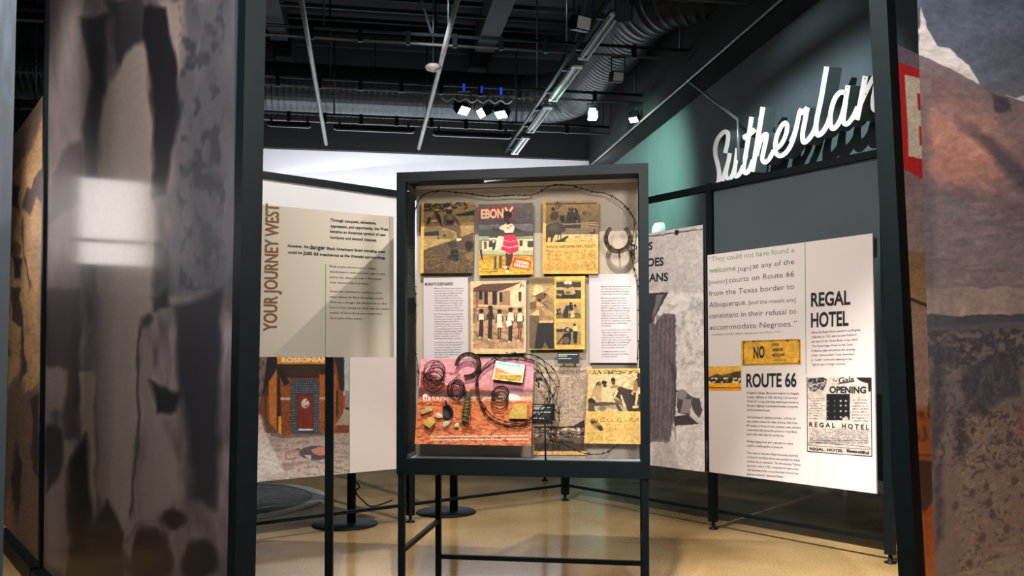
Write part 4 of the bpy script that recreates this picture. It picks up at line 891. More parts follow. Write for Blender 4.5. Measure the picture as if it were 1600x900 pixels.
# 4 group at the ranch house
def art_house(a):
    a.warp(.25, 3)
    a.at(735, 430, .14438).base((222, 180, 140)).rect(28, 70, 578, 795, (176, 138, 106)).noise(.08, 6, seed=4)
    a.rect(28, 70, 578, 160, (206, 170, 134)).poly([(35, 165), (30, 140), (130, 98), (555, 78), (300, 185)], (98, 66, 54)).poly([(555, 80), (578, 110), (578, 350), (430, 360), (430, 165)], (222, 186, 148)).line([(300, 182), (435, 150), (555, 80), (578, 128)], 12, (206, 166, 130)).line([(535, 130), (550, 100), (575, 125)], 9, (56, 40, 34)).rect(520, 180, 552, 282, (70, 50, 42))
    a.poly([(30, 170), (300, 185), (430, 165), (430, 350), (30, 320)], (156, 118, 90)).line([(30, 168), (300, 180)], 8, (44, 32, 28))
    for x0, x1, y0, y1 in ((92, 130, 175, 262), (150, 188, 180, 322), (236, 285, 180, 320), (312, 346, 182, 288)): a.rect(x0, y0, x1, y1, (40, 30, 28))
    a.line([(72, 175), (72, 350)], 11, (70, 52, 44)).line([(304, 185), (302, 360)], 13, (216, 180, 146)).rect(190, 182, 236, 310, (186, 146, 114)).poly([(80, 315), (430, 330), (428, 355), (80, 345)], (206, 164, 130)).line([(80, 345), (420, 362)], 6, (70, 50, 42))
    a.poly([(28, 360), (578, 340), (578, 795), (28, 795)], (184, 146, 114)).blot(28, 360, 578, 795, (140, 104, 80), 8, 3, .5, .6, 3).rect(28, 350, 60, 520, (110, 84, 66), f=3, a=.6)
    for P_ in ([(40, 610), (130, 700)], [(170, 640), (240, 700)], [(250, 630), (400, 720)], [(440, 660), (560, 720)]): a.line(P_, 12, (96, 68, 54), a=.7)
    sk = (70, 46, 40); dk = (40, 32, 32); wh = (232, 204, 176)
    def fig(x, h, top, leg, y0, y1, y2, w_=32, short=False):
        a.ell(x, h, 22, 25, sk).ell(x, h - 14, 25, 17, (26, 20, 22)).poly([(x - w_, y0), (x - 10, h + 22), (x + 14, h + 22), (x + w_, y0), (x + w_ - 6, y1), (x - w_ + 6, y1)], top)
        a.line([(x - w_, y0 + 4), (x - w_ - 8, y0 + 50), (x - w_ + 4, y1 + 8)], 12, sk).line([(x + w_, y0 + 4), (x + w_ + 8, y0 + 45), (x + w_ - 2, y1)], 12, sk)
        k = y1 + 70 if short else y1
        if short: a.poly([(x - w_ + 4, y1), (x + w_ - 4, y1), (x + w_, k), (x - w_, k)], leg)
        a.line([(x - 10, k), (x - 16, y2)], 20 if not short else 13, sk if short else leg).line([(x + 12, k), (x + 6, y2 - 8)], 20 if not short else 13, sk if short else leg); a.ell(x - 16, y2 + 4, 12, 8, wh)
    fig(118, 395, wh, dk, 440, 490, 670); fig(215, 360, sk, dk, 430, 470, 690, 34); fig(315, 398, wh, wh, 440, 500, 705, 30, True); fig(435, 380, wh, dk, 435, 500, 715, 38); fig(535, 385, wh, (110, 84, 72), 440, 500, 700, 32, True)
    a.poly([(385, 500), (440, 470), (450, 540), (395, 560)], wh).poly([(215, 340), (235, 330), (245, 440), (215, 450)], (40, 30, 30))
t = board('photograph', 'mounted sepia photograph of five people walking from a porch, left middle of the case', 'photograph', [(735.5, 439.4), (821.9, 438.2), (821.8, 552.8), (736.3, 552.8)], art_house, cell=.6, group='pages pinned in the case')
# 5 hat page
def art_hat(a):
    a.warp(.3, 3)
    a.at(820, 425, .15).base((214, 168, 88)).noise(.08, 7, seed=6)
    a.rect(47, 55, 307, 460, (176, 144, 96)).rect(47, 55, 307, 130, (110, 88, 62), f=6).rect(47, 455, 307, 800, (110, 88, 66)).noise(.07, 4, seed=2)
    a.poly([(105, 250), (150, 215), (205, 225), (225, 270), (180, 290), (130, 300)], (110, 80, 58)).poly([(200, 215), (235, 230), (205, 290)], (44, 34, 30))
    a.poly([(72, 255), (92, 230), (95, 150), (120, 130), (170, 135), (190, 185), (245, 178), (240, 195), (180, 215), (110, 245)], (206, 180, 134)).line([(72, 255), (130, 240), (190, 210), (245, 180)], 6, (60, 46, 36)).line([(150, 135), (160, 200)], 6, (150, 124, 86), a=.6)
    a.poly([(50, 320), (110, 300), (140, 290), (200, 300), (215, 250), (240, 225), (295, 290), (307, 330), (307, 525), (150, 530), (145, 400), (60, 450), (50, 440)], (150, 120, 84)).poly([(50, 320), (115, 305), (130, 350), (105, 385), (50, 390)], (110, 88, 62)).poly([(60, 440), (145, 385), (145, 455)], (206, 176, 128))
    a.ell(155, 330, 38, 34, (190, 154, 110)).ell(152, 295, 20, 14, (34, 28, 26)).line([(130, 290), (215, 345), (240, 380)], 9, (60, 46, 36)).line([(190, 320), (230, 300), (290, 340)], 6, (90, 70, 50)).poly([(170, 370), (300, 420), (300, 470), (220, 450)], (176, 142, 98))
    a.poly([(150, 505), (290, 505), (300, 540), (150, 540)], (200, 166, 118)).poly([(135, 530), (300, 530), (307, 800), (250, 800), (210, 720), (185, 800), (100, 800)], (44, 38, 38)).line([(210, 560), (205, 720)], 5, (70, 60, 54), a=.7)
    a.rect(327, 90, 586, 278, (60, 50, 42)).rect(327, 160, 586, 188, (176, 144, 98)).rect(327, 90, 586, 105, (150, 120, 80)).poly([(330, 225), (390, 225), (380, 250), (330, 240)], (160, 130, 90)).ell(450, 112, 42, 22, (214, 184, 134)).ell(450, 150, 24, 28, (90, 66, 50)).poly([(400, 190), (440, 170), (500, 150), (530, 220), (480, 245), (420, 235)], (176, 144, 100)).ell(450, 215, 28, 12, (110, 80, 58)).poly([(390, 235), (530, 235), (535, 278), (385, 278)], (34, 30, 30))
    a.rect(327, 315, 586, 485, (176, 144, 98)).rect(327, 430, 586, 485, (110, 90, 64)).poly([(400, 420), (430, 350), (460, 350), (450, 470), (400, 475)], (50, 42, 38)).ell(480, 325, 16, 12, (34, 28, 26)).poly([(458, 340), (500, 340), (505, 400), (460, 405)], (30, 28, 30)).poly([(480, 420), (510, 400), (520, 470), (480, 480)], (206, 176, 130)).poly([(510, 350), (545, 360), (560, 430), (520, 440)], (150, 120, 84)).ell(525, 350, 12, 14, (46, 36, 32)).blot(327, 380, 375, 445, (30, 26, 26), 2, 3, .4, .9, 5).line([(430, 350), (440, 470)], 6, (30, 26, 26)).line([(500, 440), (555, 430)], 5, (60, 46, 38))
    a.rect(327, 522, 586, 760, (180, 148, 102)).rect(327, 620, 586, 760, (150, 122, 84)).rect(327, 594, 400, 625, (56, 46, 40)).poly([(400, 600), (440, 570), (500, 600), (495, 625), (410, 625)], (44, 36, 34)).ell(447, 600, 18, 16, (170, 136, 96)).poly([(410, 640), (480, 625), (485, 690), (470, 755), (390, 755), (395, 690), (350, 750), (335, 745), (385, 680)], (40, 34, 34)).ell(430, 712, 36, 36, (110, 84, 66)).ell(518, 549, 14, 13, (40, 32, 30)).poly([(505, 565), (545, 560), (550, 615), (505, 615)], (222, 190, 140)).poly([(505, 612), (552, 620), (540, 745), (515, 745), (510, 690), (500, 750)], (36, 32, 32)).line([(340, 750), (400, 740)], 6, (40, 34, 30))
t = board('magazine_page', 'yellowed page with a man in a wide hat and three small photographs', 'magazine page', [(827, 432.8), (914.2, 431.3), (914.2, 545.8), (827, 546.4)], art_hat, cell=.6, group='pages pinned in the case')
# text cards
CARD = mat('card_white', (196, 182, 184), .6, noise=.03)
t = board('text_card', "tall white text card headed MURRAY'S DUDE RANCH at the left", 'text card', [(661.7, 434.2), (731.4, 433.2), (732, 566), (662, 566.5)], None, raise_=.02, m=CARD, print_name='card', group='white text cards in the case')
zm = lambda x, y: (640 + x * .14451, 430 + y * .14451)
def LM(txt, x0, y0, x1, y1, cap, b=0.0): a, c = zm(x0, y0), zm(x1, y1); return (txt, a[0], a[1], c[0], c[1], cap, b)
letter([LM("MURRAY'S DUDE RANCH", 165, 112, 470, 108, 4.6, .04)], plC(.02), INK, t, 'heading_lettering', .001)
mu = ["Murray's Dude Ranch was a thirty-acre", 'property listed in the Green Book that', 'sat on the edge of the Mojave Desert.', 'It was owned by a Black couple,', 'Nolie and Lela Murray. Nolie was a', 'businessman who owned a cigar store', 'on North Street in Los Angeles. Lela', 'was a registered nurse. In 1922, they', 'bought the property from Arthur', 'Cook, who attended church with Lela.', None,
      'By 1937, the Murrays had turned the', 'property into a dude ranch, which, at', 'the time, was associated with affluence', 'and good living. It offered Black', 'travelers the popular cowboy idea of', 'experiencing the luxury and comfort', 'of a sprawling property. It had tourist', 'buildings, including lodging, fitting', 'horseback riding, and swimming', 'facilities, along with a diamond for', 'baseball and tennis courts.', None,
      'Lela dreamed of opening the property', 'to troubled youth. She believed that', 'the orchards and plants in the desert', 'would not only heal the body, but', 'that plants would rehabilitate young', 'city children who suffered from', 'crime and poverty.']
ex = [585, 587, 570, 525, 560, 583, 568, 567, 545, 583, 0, 577, 577, 588, 532, 566, 575, 577, 570, 545, 537, 560, 0, 583, 562, 561, 548, 548, 540, 425]
ls = []; y = 150.0
for s_, e in zip(mu, ex):
    if s_ is None: y += 16; continue
    ls.append(LM(s_, 270, y, e, y - 3, 2.2, .012)); y += 26.3
letter(ls, plC(.02), INKS, t, 'body_lettering', .001, 1)
t = board('text_card', 'tall white text card without a heading at the right', 'text card', [(920.3, 428.8), (994.3, 427.6), (995.2, 567), (921.4, 567)], None, raise_=.02, m=CARD, print_name='card', group='white text cards in the case')
zn = lambda x, y: (910 + x * .17212, 425 + y * .17212)
mr = ["Murray's was fully integrated and was", 'one of the first sites in this part of', 'the country where Black and white', 'residents played and swam together.', None, "Murray's also gained popularity", 'with celebrities like Lena Horne', 'and Sammy Pepper, and it wasn\u2019t', 'long before it made the cover of', 'EBONY magazine. Paul Williams, a', 'Black architect well known among', 'Hollywood stars, also vacationed', "at Murray's. He had designed a few", 'hundred residences in Beverly Hills,', 'and his love-making became them', 'an important site in advertising', 'the business.', None,
      'Joe Louis trained at the ranch in the', '1940s, which caught the attention', 'of Life magazine photographers.', 'A feature article revealed the dude', 'ranch to the wider world and helped', 'put the Murrays on solid financial', 'ground. Eventually, they hosted', 'about 100 people every week.', None, 'The Murrays sold the ranch to', 'entertainer and actor, Pearl Bailey,', 'in 1955 for $65,000.']
er = [443, 415, 423, 425, 0, 399, 403, 410, 404, 435, 425, 413, 424, 432, 440, 405, 262, 0, 437, 418, 408, 425, 443, 424, 405, 387, 0, 398, 421, 318]
ls = []; y = 137.0
for s_, e in zip(mr, er):
    if s_ is None: y += 14; continue
    a_, c_ = zn(168 + (y - 137) * .012, y), zn(e, y - 2); ls.append((s_, a_[0], a_[1], c_[0], c_[1], 2.3, .012)); y += 22.9
letter(ls, plC(.02), INKS, t, 'body_lettering', .001, 1)
# 6 how ranch got its start (flat on the canvas)
def art_start(a):
    a.warp(.3, 3)
    a.at(820, 560, .17793).base((190, 164, 144)).noise(.06, 8, seed=6)
    for i, (x0, x1, y0, y1) in enumerate([(92, 235, 285, 400), (175, 235, 160, 285), (250, 392, 158, 520), (402, 545, 158, 520)]): a.column(x0, y0, x1, y1, (90, 74, 68), 1.8, i, .7)
    a.rect(340, 315, 545, 322, (196, 170, 150)).rect(250, 436, 392, 442, (196, 170, 150)).rect(96, 165, 160, 275, (200, 174, 154)).rect(98, 170, 152, 198, (56, 46, 44)).line([(122, 210), (122, 255)], 12, (30, 26, 28))
    a.rect(82, 528, 545, 815, (110, 88, 72)).grad_band = None
    a.rect(82, 528, 545, 600, (176, 152, 132)).poly([(82, 600), (240, 595), (350, 600), (430, 590), (525, 540), (525, 640), (82, 640)], (52, 42, 38)).rect(82, 618, 525, 700, (120, 98, 82)).blot(82, 610, 525, 710, (220, 196, 172), 4, 2, .5, .9, 4).blot(82, 640, 525, 720, (44, 36, 34), 5, 2, .5, .9, 8)
    a.rect(82, 700, 525, 740, (104, 84, 68), f=3).poly([(250, 730), (340, 715), (430, 730), (430, 750), (300, 752)], (60, 48, 42), f=2).rect(82, 745, 525, 815, (70, 56, 48), f=3).rect(70, 816, 545, 850, (212, 164, 100)).rect(66, 760, 84, 850, (212, 164, 100))
t = board('magazine_page', 'pink toned page headed HOW RANCH GOT ITS START, low in the case', 'magazine page', [(832.5, 573), (925, 572.4), (917.5, 710.5), (831.8, 711)], art_start, raise_=.008, th=.0075, cell=.6, group='pages pinned in the case')
letter([('HOW RANCH GOT ITS START', 836.5, 585, 917, 582.5, 4.8, .01)], plC(.008), INK, t, 'heading_lettering', .001)
# 7 california page
def art_cal(a):
    a.warp(.4, 3)
    a.at(905, 560, .17766).base((214, 172, 104)).noise(.07, 7, seed=9)
    a.rect(88, 130, 548, 465, (206, 178, 136)).blot(88, 105, 548, 140, (60, 50, 42), 3, 1.5, .45, .8, 2).blot(300, 140, 548, 280, (150, 124, 90), 4, 2, .55, .6, 3)
    a.poly([(350, 245), (400, 260), (470, 280), (548, 320), (548, 465), (430, 465), (400, 400), (340, 350), (290, 330), (330, 270)], (66, 50, 42)).poly([(300, 330), (330, 265), (345, 290), (310, 345)], (206, 180, 140)).poly([(360, 320), (375, 325), (415, 430), (400, 450), (375, 370)], (206, 180, 140)).poly([(300, 345), (370, 375), (390, 430), (320, 390)], (120, 96, 76))
    a.poly([(130, 260), (165, 215), (195, 225), (205, 310), (195, 380), (160, 380), (140, 330), (95, 350)], (176, 146, 108)).ell(178, 222, 16, 20, (120, 90, 66)).poly([(135, 260), (160, 205), (170, 225)], (60, 48, 42)).ell(220, 214, 22, 20, (28, 24, 26)).ell(226, 238, 16, 18, (90, 62, 48)).poly([(195, 270), (245, 255), (280, 290), (240, 340), (210, 380), (190, 330)], (206, 178, 138)).ell(298, 190, 20, 20, (28, 24, 26)).ell(300, 214, 15, 18, (86, 60, 46)).poly([(268, 250), (300, 235), (345, 235), (350, 262), (290, 270)], (150, 118, 86)).poly([(270, 265), (335, 262), (330, 300), (280, 290)], (200, 170, 128))
    a.poly([(480, 200), (510, 180), (525, 250), (505, 300), (465, 310)], (150, 120, 88)).ell(522, 150, 14, 22, (50, 40, 36)).poly([(500, 180), (548, 160), (548, 260), (520, 250)], (60, 48, 42)).poly([(500, 290), (525, 280), (510, 410), (488, 410)], (206, 180, 140)).poly([(470, 415), (525, 415), (520, 440), (470, 440)], (212, 186, 146)).line([(485, 290), (460, 310), (480, 320)], 7, (206, 180, 140))
    a.poly([(80, 360), (110, 345), (150, 380), (140, 390), (80, 390)], (40, 34, 32)).poly([(80, 400), (210, 388), (330, 395), (365, 430), (372, 465), (80, 465)], (90, 78, 66)).poly([(130, 420), (320, 410), (350, 465), (140, 465)], (190, 166, 130)).line([(80, 396), (210, 386), (335, 394), (375, 460)], 7, (50, 42, 38)).ell(200, 440, 36, 22, (110, 92, 74), a=.7).poly([(80, 392), (540, 440), (548, 465), (380, 465)], (60, 46, 40), a=.25)
    a.poly([(90, 540), (125, 525), (165, 560), (205, 600), (212, 625), (190, 640), (150, 620), (110, 590)], (150, 118, 78)).poly([(150, 590), (200, 595), (212, 625), (185, 640)], (70, 52, 40)).ell(120, 560, 20, 12, (60, 46, 36)).line([(140, 570), (165, 545)], 7, (60, 46, 36)).poly([(85, 590), (120, 610), (200, 640), (100, 600)], (110, 84, 56))
    for i, (x0, x1, y0, y1) in enumerate([(75, 212, 650, 725), (228, 368, 575, 725), (385, 528, 575, 725)]): a.column(x0, y0, x1, y1, (150, 116, 72), 1.8, i, .6)
    a.ell(76, 655, 4, 6, (40, 30, 24)).line([(200, 555), (182, 565), (190, 530), (222, 516), (205, 555), (240, 558), (252, 540), (262, 560), (280, 552), (290, 535), (300, 560), (325, 552)], 3, (70, 52, 36)).line([(338, 560), (345, 515), (375, 540), (352, 562), (400, 556), (412, 540), (425, 558)], 3, (70, 52, 36)).line([(438, 560), (445, 525), (468, 530), (450, 545), (475, 558), (500, 540), (520, 520), (515, 556)], 3, (70, 52, 36)).line([(415, 735), (480, 733)], 4, (120, 90, 56), a=.6)
t = board('magazine_page', 'yellowed page of riders at a car with California Dude Ranch script, lower right', 'magazine page', [(920, 576), (1001.6, 575.6), (1002.2, 694), (912.6, 693)], art_cal, raise_=.05, cell=.6, group='pages pinned in the case')
# captions
CAPM = mat('caption_black', (40, 44, 48), .5)
for pts, lab, rows in [([(871.4, 551.4), (905.3, 551.4), (905.3, 568), (871.4, 567.6)], 'small black caption plate under the hat page', [(553.8, 31), (556.4, 12), (560.3, 20)]),
                       ([(832, 631), (866.4, 631), (866.4, 657), (832, 657)], 'small black caption plate beside the coil of barbed wire', [(634, 17), (636.8, 28), (639, 18), (644, 28), (646.5, 12), (653.5, 16)])]:
    t = board('caption_plate', lab, 'label', pts, None, raise_=.045, m=CAPM, print_name='plate', th=.004, group='black caption plates')
    mb = MB()
    for y, wd in rows:
        x = pts[0][0] + 1.5; k = 0; random.seed(int(y * 10))
        while x < pts[0][0] + wd:
            ww = random.uniform(1.2, 3.2); a_ = [cpt(px, py, DB - .0462) for px, py in ((x, y - .6), (x + ww, y - .6), (x + ww, y + .6), (x, y + .6))]
            c0 = np.array(t.location); mb.add([p - c0 for p in a_], [(0, 1, 2, 3)]); x += ww + .6
    mb.build('print_lines', INKW, t)
# desert board, leaning
DT, DBt = .055, .13
def dsoff(y): return DT + (DBt - DT) * (y - 560.6) / (695 - 560.6)
def art_desert(a):
    a.warp(.8, 4)
    a.at(640, 540, .2).grad([(100, (210, 140, 150)), (300, (206, 140, 146)), (330, (196, 128, 124)), (385, (150, 84, 66)), (430, (176, 104, 66)), (470, (196, 108, 62)), (600, (196, 112, 66)), (790, (206, 124, 82))]).noise(.07, 8, 4, seed=2)
    a.poly([(90, 195), (160, 215), (230, 270), (290, 310), (400, 330), (440, 350), (440, 400), (70, 400), (80, 330)], (150, 72, 62)).blot(80, 210, 400, 390, (110, 52, 46), 5, 3, .5, .7, 4).poly([(70, 330), (300, 345), (700, 360), (960, 390), (960, 420), (70, 400)], (96, 46, 38), f=3)
    a.at(740, 540, .2).poly([(-150, 350), (0, 345), (100, 355), (150, 380), (150, 425), (-150, 425)], (110, 56, 44), f=2).poly([(210, 350), (330, 332), (460, 350), (460, 366), (210, 366)], (130, 100, 116)).poly([(200, 366), (460, 368), (460, 405), (200, 400)], (170, 116, 96)).rect(-100, 396, 460, 436, (206, 164, 150), f=2).blot(-100, 396, 200, 440, (110, 60, 50), 3, 2, .5, .8, 3).poly([(262, 436), (270, 385), (300, 374), (350, 390), (375, 412), (365, 436)], (240, 206, 206)).at(640, 540, .2)
    a.poly([(105, 430), (105, 385), (128, 368), (155, 395), (155, 430)], (232, 200, 190)).poly([(100, 388), (128, 368), (158, 394), (150, 396), (128, 380)], (120, 50, 40)).rect(118, 395, 126, 425, (110, 60, 50)).rect(136, 395, 144, 425, (110, 60, 50)).rect(155, 400, 480, 425, (206, 160, 146), f=1.5)
    for x in (170, 200, 235, 262, 290): a.line([(x, 395), (x, 422)], 6, (110, 60, 50))
    a.rect(60, 428, 1000, 436, (226, 130, 70), f=1.5).blot(40, 436, 1000, 780, (140, 66, 40), 6, 2, .55, .8, 8).blot(40, 436, 1000, 780, (224, 140, 84), 5, 2, .6, .7, 18).blot(70, 440, 400, 470, (90, 40, 30), 4, 1.5, .45, .8, 12)
    for x, y, r in ((225, 658, 24), (290, 668, 18), (100, 455, 30), (370, 612, 18), (470, 640, 20), (80, 580, 16)): a.ell(x, y, r, 9, (120, 56, 36), f=2, a=.8)
t_ds = board('desert_print', 'pink and orange desert photograph board leaning at the bottom of the case', 'photograph', [(657.5, 561), (834.7, 560.6), (829.7, 696.8), (647.6, 693.6)], art_desert, ys=[DT, DT, DBt, DBt], cell=.7)
def plD(o0=0.0): return lambda x, y, o=0.0: cpt(x, y, DB - dsoff(y) - o - o0)
letter([('\u201cI am a tenderfoot. I have not ridden horses very much. I have always wanted to spend a few weeks', 672, 683.3, 826, 681.8, 2.7, .03), ('on a dude ranch. Being a Negro, I decided it was impossible. Now I\u2019ve changed.\u201d \u2014Elain and Louise Harris', 671, 688.3, 826, 687.5, 2.7, .03)], plD(), INKW, t_ds, 'quote_lettering', .008, 1)
# things fixed on the board
def block(name, lab, cat, pts, m, o0, th, group=None, paint=None):
    q = [plD(o0)(x, y) for x, y in pts]; c = sum(q) / len(q)
    if paint:
        o = sheet(name, q, paint, PAPER, None, .5, CD * th)
    else:
        mb = MB(); n = len(q); qb = [p + CD * th for p in q]
        cc = c - CD * 0.004
        mb.add([p - c for p in q] + [p - c for p in qb] + [cc - c], [(i, (i + 1) % n, n + (i + 1) % n, n + i) for i in range(n)] + [(i, (i + 1) % n, 2 * n) for i in range(n)] + [tuple(range(2 * n - 1, n - 1, -1))])
        o = mb.build(name, m); o.location = c
    tag(o, lab, cat, group); return o
def art_card(a):
    a.at(740, 540, .2).base((240, 226, 206)).poly([(182, 126), (392, 156), (372, 282), (156, 256)], (150, 196, 206))
    a.poly([(180, 150), (388, 180), (380, 240), (166, 230)], (226, 216, 190), f=6).poly([(172, 170), (200, 180), (250, 205), (290, 222), (380, 232), (378, 245), (164, 225)], (196, 140, 100)).poly([(165, 215), (380, 240), (372, 282), (156, 256)], (206, 160, 50), f=1).line([(190, 216), (330, 234)], 5, (240, 236, 226)).blot(160, 230, 380, 280, (150, 120, 40), 4, 1.5, .5, .7, 4)
block('postcard', 'white bordered desert postcard tilted on the pink sky', 'postcard', [(775, 563.6), (820.4, 570), (816.2, 598), (769, 592.6)], None, .035, .033, paint=art_card)
YST = mat('stone_yellow', (214, 180, 90), .8, col2=(186, 148, 66), nscale=60, bump=.5, bscale=200)
TST = mat('stone_tan', (206, 176, 120), .8, col2=(170, 136, 84), nscale=60, bump=.5, bscale=200)
WST = mat('stone_white', (230, 218, 200), .8, col2=(176, 150, 130), nscale=80, bump=.5, bscale=200)
NST = mat('stone_green', (130, 190, 120), .7, col2=(226, 220, 190), nscale=60, bump=.4, bscale=200)
block('wood_tag', 'flat yellow wooden tag with nail heads, inside the wire coil', 'tag', [(802.4, 632), (824, 632.6), (823.6, 654.4), (794.4, 654)], YST, .03, .028)
block('stone_piece', 'long tan stone piece at the far left of the desert print', 'stone', [(657.5, 641.5), (672, 634.5), (676, 638), (675.5, 641.5), (660, 647.5), (658, 645)], TST, .02, .018, 'stones on the desert print')
block('stone_piece', 'chunky yellow stone below the long tan one', 'stone', [(662, 659), (669.5, 652.5), (678, 656), (679, 661), (671, 669), (663, 663)], YST, .03, .028, 'stones on the desert print')
block('stone_piece', 'flat white stone beside the dark disc', 'stone', [(679, 646), (683, 645), (691, 648.5), (691.5, 652.5), (684, 653.5), (679.5, 650)], WST, .016, .014, 'stones on the desert print')
block('stone_piece', 'white stone below the dark disc', 'stone', [(691.5, 664), (693, 658.5), (703.5, 655.5), (704.5, 659), (699, 665), (693, 668)], WST, .016, .014, 'stones on the desert print')
block('stone_piece', 'smallest stone, green and white, right of the others', 'stone', [(709, 666), (713, 660.5), (716.5, 661), (716.5, 667.5), (711, 668)], NST, .014, .012, 'stones on the desert print')
# dark disc with a handle (old skimmer)
c = plD(.03)(699, 643.5); t = thing('iron_ladle', 'dark round iron ladle with a short handle on the desert print', 'ladle', c)
q = [plD(.03)(699 + 7.5 * math.cos(a) + 2 * math.sin(a), 643.5 + 10.5 * math.sin(a)) - c for a in np.linspace(0, 2 * math.pi, 20)[:-1]]
MB().add(q + [p + CD * .028 for p in q] + [np.array(CD) * .008], [(i, (i + 1) % 19, 19 + (i + 1) % 19, 19 + i) for i in range(19)] + [(i, (i + 1) % 19, 38) for i in range(19)] + [tuple(range(37, 18, -1))]).build('bowl', WIRE, t)
MB().tube([plD(.03)(698, 634) - c, plD(.034)(696, 625.5) - c], .004, 6).build('handle', WIRE, t)
MB().tube([plD(.03)(691.5, 637) - c, plD(.034)(701, 633) - c], .003, 6).build('crossbar', WIRE, t)
# bottle shaped bundle
BUN = mat('bundle_dark', (38, 34, 28), .6, col2=(90, 80, 50), nscale=50, bump=.6, bscale=150)
c = plD(.03)(728.5, 640); t = thing('wire_wrapped_bundle', 'dark bundle bound with wire, hanging upright between the small coils', 'tool', c)
ax = [(731.5, 609, .006), (731.3, 613, .008), (731.5, 616, .013), (731, 622, .015), (730, 628, .013), (728.5, 640, .0165), (727, 650, .016), (726, 657, .012), (725.5, 662, .008)]
MB().tube([plD(.028)(x, y) - c for x, y, _ in ax], [r for *_, r in ax], 14).build('bundle_body', BUN, t)
MB().tube([plD(.03)(731.6, 608.6) - c, plD(.03)(731.4, 613) - c], .0085, 10).build('cork', TST, t)
wr = MB()
for k in range(6):
    y = 626 + k * 6
    wr.tube([plD(.028)(730.5 - (y - 620) * .12, y) - c + .0175 * (math.cos(a) * CU + math.sin(a) * CD) + np.array([0, 0, .006 * math.sin(a + k)]) for a in np.linspace(0, 2 * math.pi, 16)[:-1]], .0022, 5, closed=True)
wr.build('binding_wire', mat('wire_brass', (140, 130, 84), .5, .4), t)
MB().tube(spline([plD(.03)(733, 640) - c, plD(.035)(735.5, 650) - c, plD(.035)(734, 664) - c, plD(.035)(728, 666) - c, plD(.035)(724, 660) - c], 6), .0018, 5).build('loose_wire', WIRE, t)
# small wire coils
def coil(lab, cx_, cy_, loops, o0=.008):
    c = plD(o0)(cx_, cy_); t = thing('wire_coil', lab, 'wire', c, 0, 'coils of thin wire on the desert print')
    mb = MB()
    for k, (dx_, dy_, rx, ry) in enumerate(loops):
        mb.tube([plD(o0 + .003 * k)(cx_ + dx_ + rx * math.cos(a), cy_ + dy_ + ry * math.sin(a)) - c for a in np.linspace(0, 2 * math.pi, 33)[:-1]], .0019, 5, closed=True)
    mb.build('wire_loops', WIRE, t)
    MB().tube([plD(-.002)(cx_ + loops[0][0], cy_ + loops[0][1] - loops[0][3]) - c, plD(o0 + .01)(cx_ + loops[0][0], cy_ + loops[0][1] - loops[0][3]) - c], .0018, 5).build('pin', WIRE, t)
coil('large loose wire coil at the upper left of the desert print', 679, 585, [(0, -6, 16.5, 16), (3, -2, 12, 13), (1, 1, 14, 12), (-3, 8, 14, 13), (2, 14, 13, 9), (5, -6, 11.5, 14), (-2, 2, 16, 16)])
coil('tight round wire coil left of the bound bundle', 713, 608, [(0, 0, 13.5, 15), (2, 1, 11, 12), (-2, -1, 12, 13), (0, 3, 13, 14), (3, -2, 10, 13), (-1, 1, 8, 9)])
coil('tall stacked wire coil inside the barbed wire ring', 781, 623, [(2, -10, 12, 10), (0, -6, 13, 11), (1, 0, 12.5, 11), (-1, 5, 13, 11), (0, 9, 12.5, 11), (1, -2, 10, 9)])
# horseshoes
def shoe(lab, cx_, cy_, r, rot, fn, o, wd, tail=1.0, nails=True):
    c = fn(cx_, cy_, o); t = thing('horseshoe', lab, 'horseshoe', c, 0, 'horseshoes in the case')
    pts = []; ri = []
    for a in np.linspace(-2.45, 2.45, 34):
        rx = r * (1.0 - .10 * (abs(a) / 2.45) ** 3); x = rx * math.sin(a); y = r * 1.06 * math.cos(a)
        X = x * math.cos(rot) - y * math.sin(rot); Y = x * math.sin(rot) + y * math.cos(rot); pts.append(fn(cx_ + X, cy_ + Y, o) - c)
        ri.append(wd * (1.0 - .25 * (abs(a) / 2.45) ** 2))
    V = []; Fs = []; n = len(pts)
    for i in range(n):
        d = pts[min(i + 1, n - 1)] - pts[max(i - 1, 0)]; d /= np.linalg.norm(d); s = np.cross(d, CD); s /= np.linalg.norm(s)
        w_ = ri[i]; V += [pts[i] + s * w_, pts[i] + s * w_ * .8 - CD * .008, pts[i] - s * w_ * .2 - CD * .005, pts[i] - s * w_ * .8 - CD * .008, pts[i] - s * w_, pts[i] - s * w_ + CD * .004, pts[i] + s * w_ + CD * .004]
    for i in range(n - 1):
        for k in range(7): Fs.append((i * 7 + k, i * 7 + (k + 1) % 7, (i + 1) * 7 + (k + 1) % 7, (i + 1) * 7 + k))
    Fs += [tuple(range(7)), tuple(range((n - 1) * 7 + 6, (n - 1) * 7 - 1, -1))]
    MB().add(V, Fs).build('shoe_body', RUST, t)
    nl = MB()
    for i in (5, 8, 11, n // 2, n - 12, n - 9, n - 6):
        p = Vector(pts[i] - CD * .007); nl.box(p.x - .003, p.x + .003, p.y - .005, p.y + .003, p.z - .003, p.z + .003)
    nl.build('nail', WIRE, t)
    MB().bar(pts[n // 2], pts[n // 2] + CD * (o + .002), .006).build('mount_pin', WIRE, t)
shoe('rusty horseshoe mounted open end up at the upper right of the case', 965.5, 372, 19.3, 0.0, plC(0.0), .062, .0115)
shoe('rusty horseshoe lying tilted over the top edge of the desert print', 730.5, 571, 17.5, math.radians(232), plC(0.0), .088, .011)
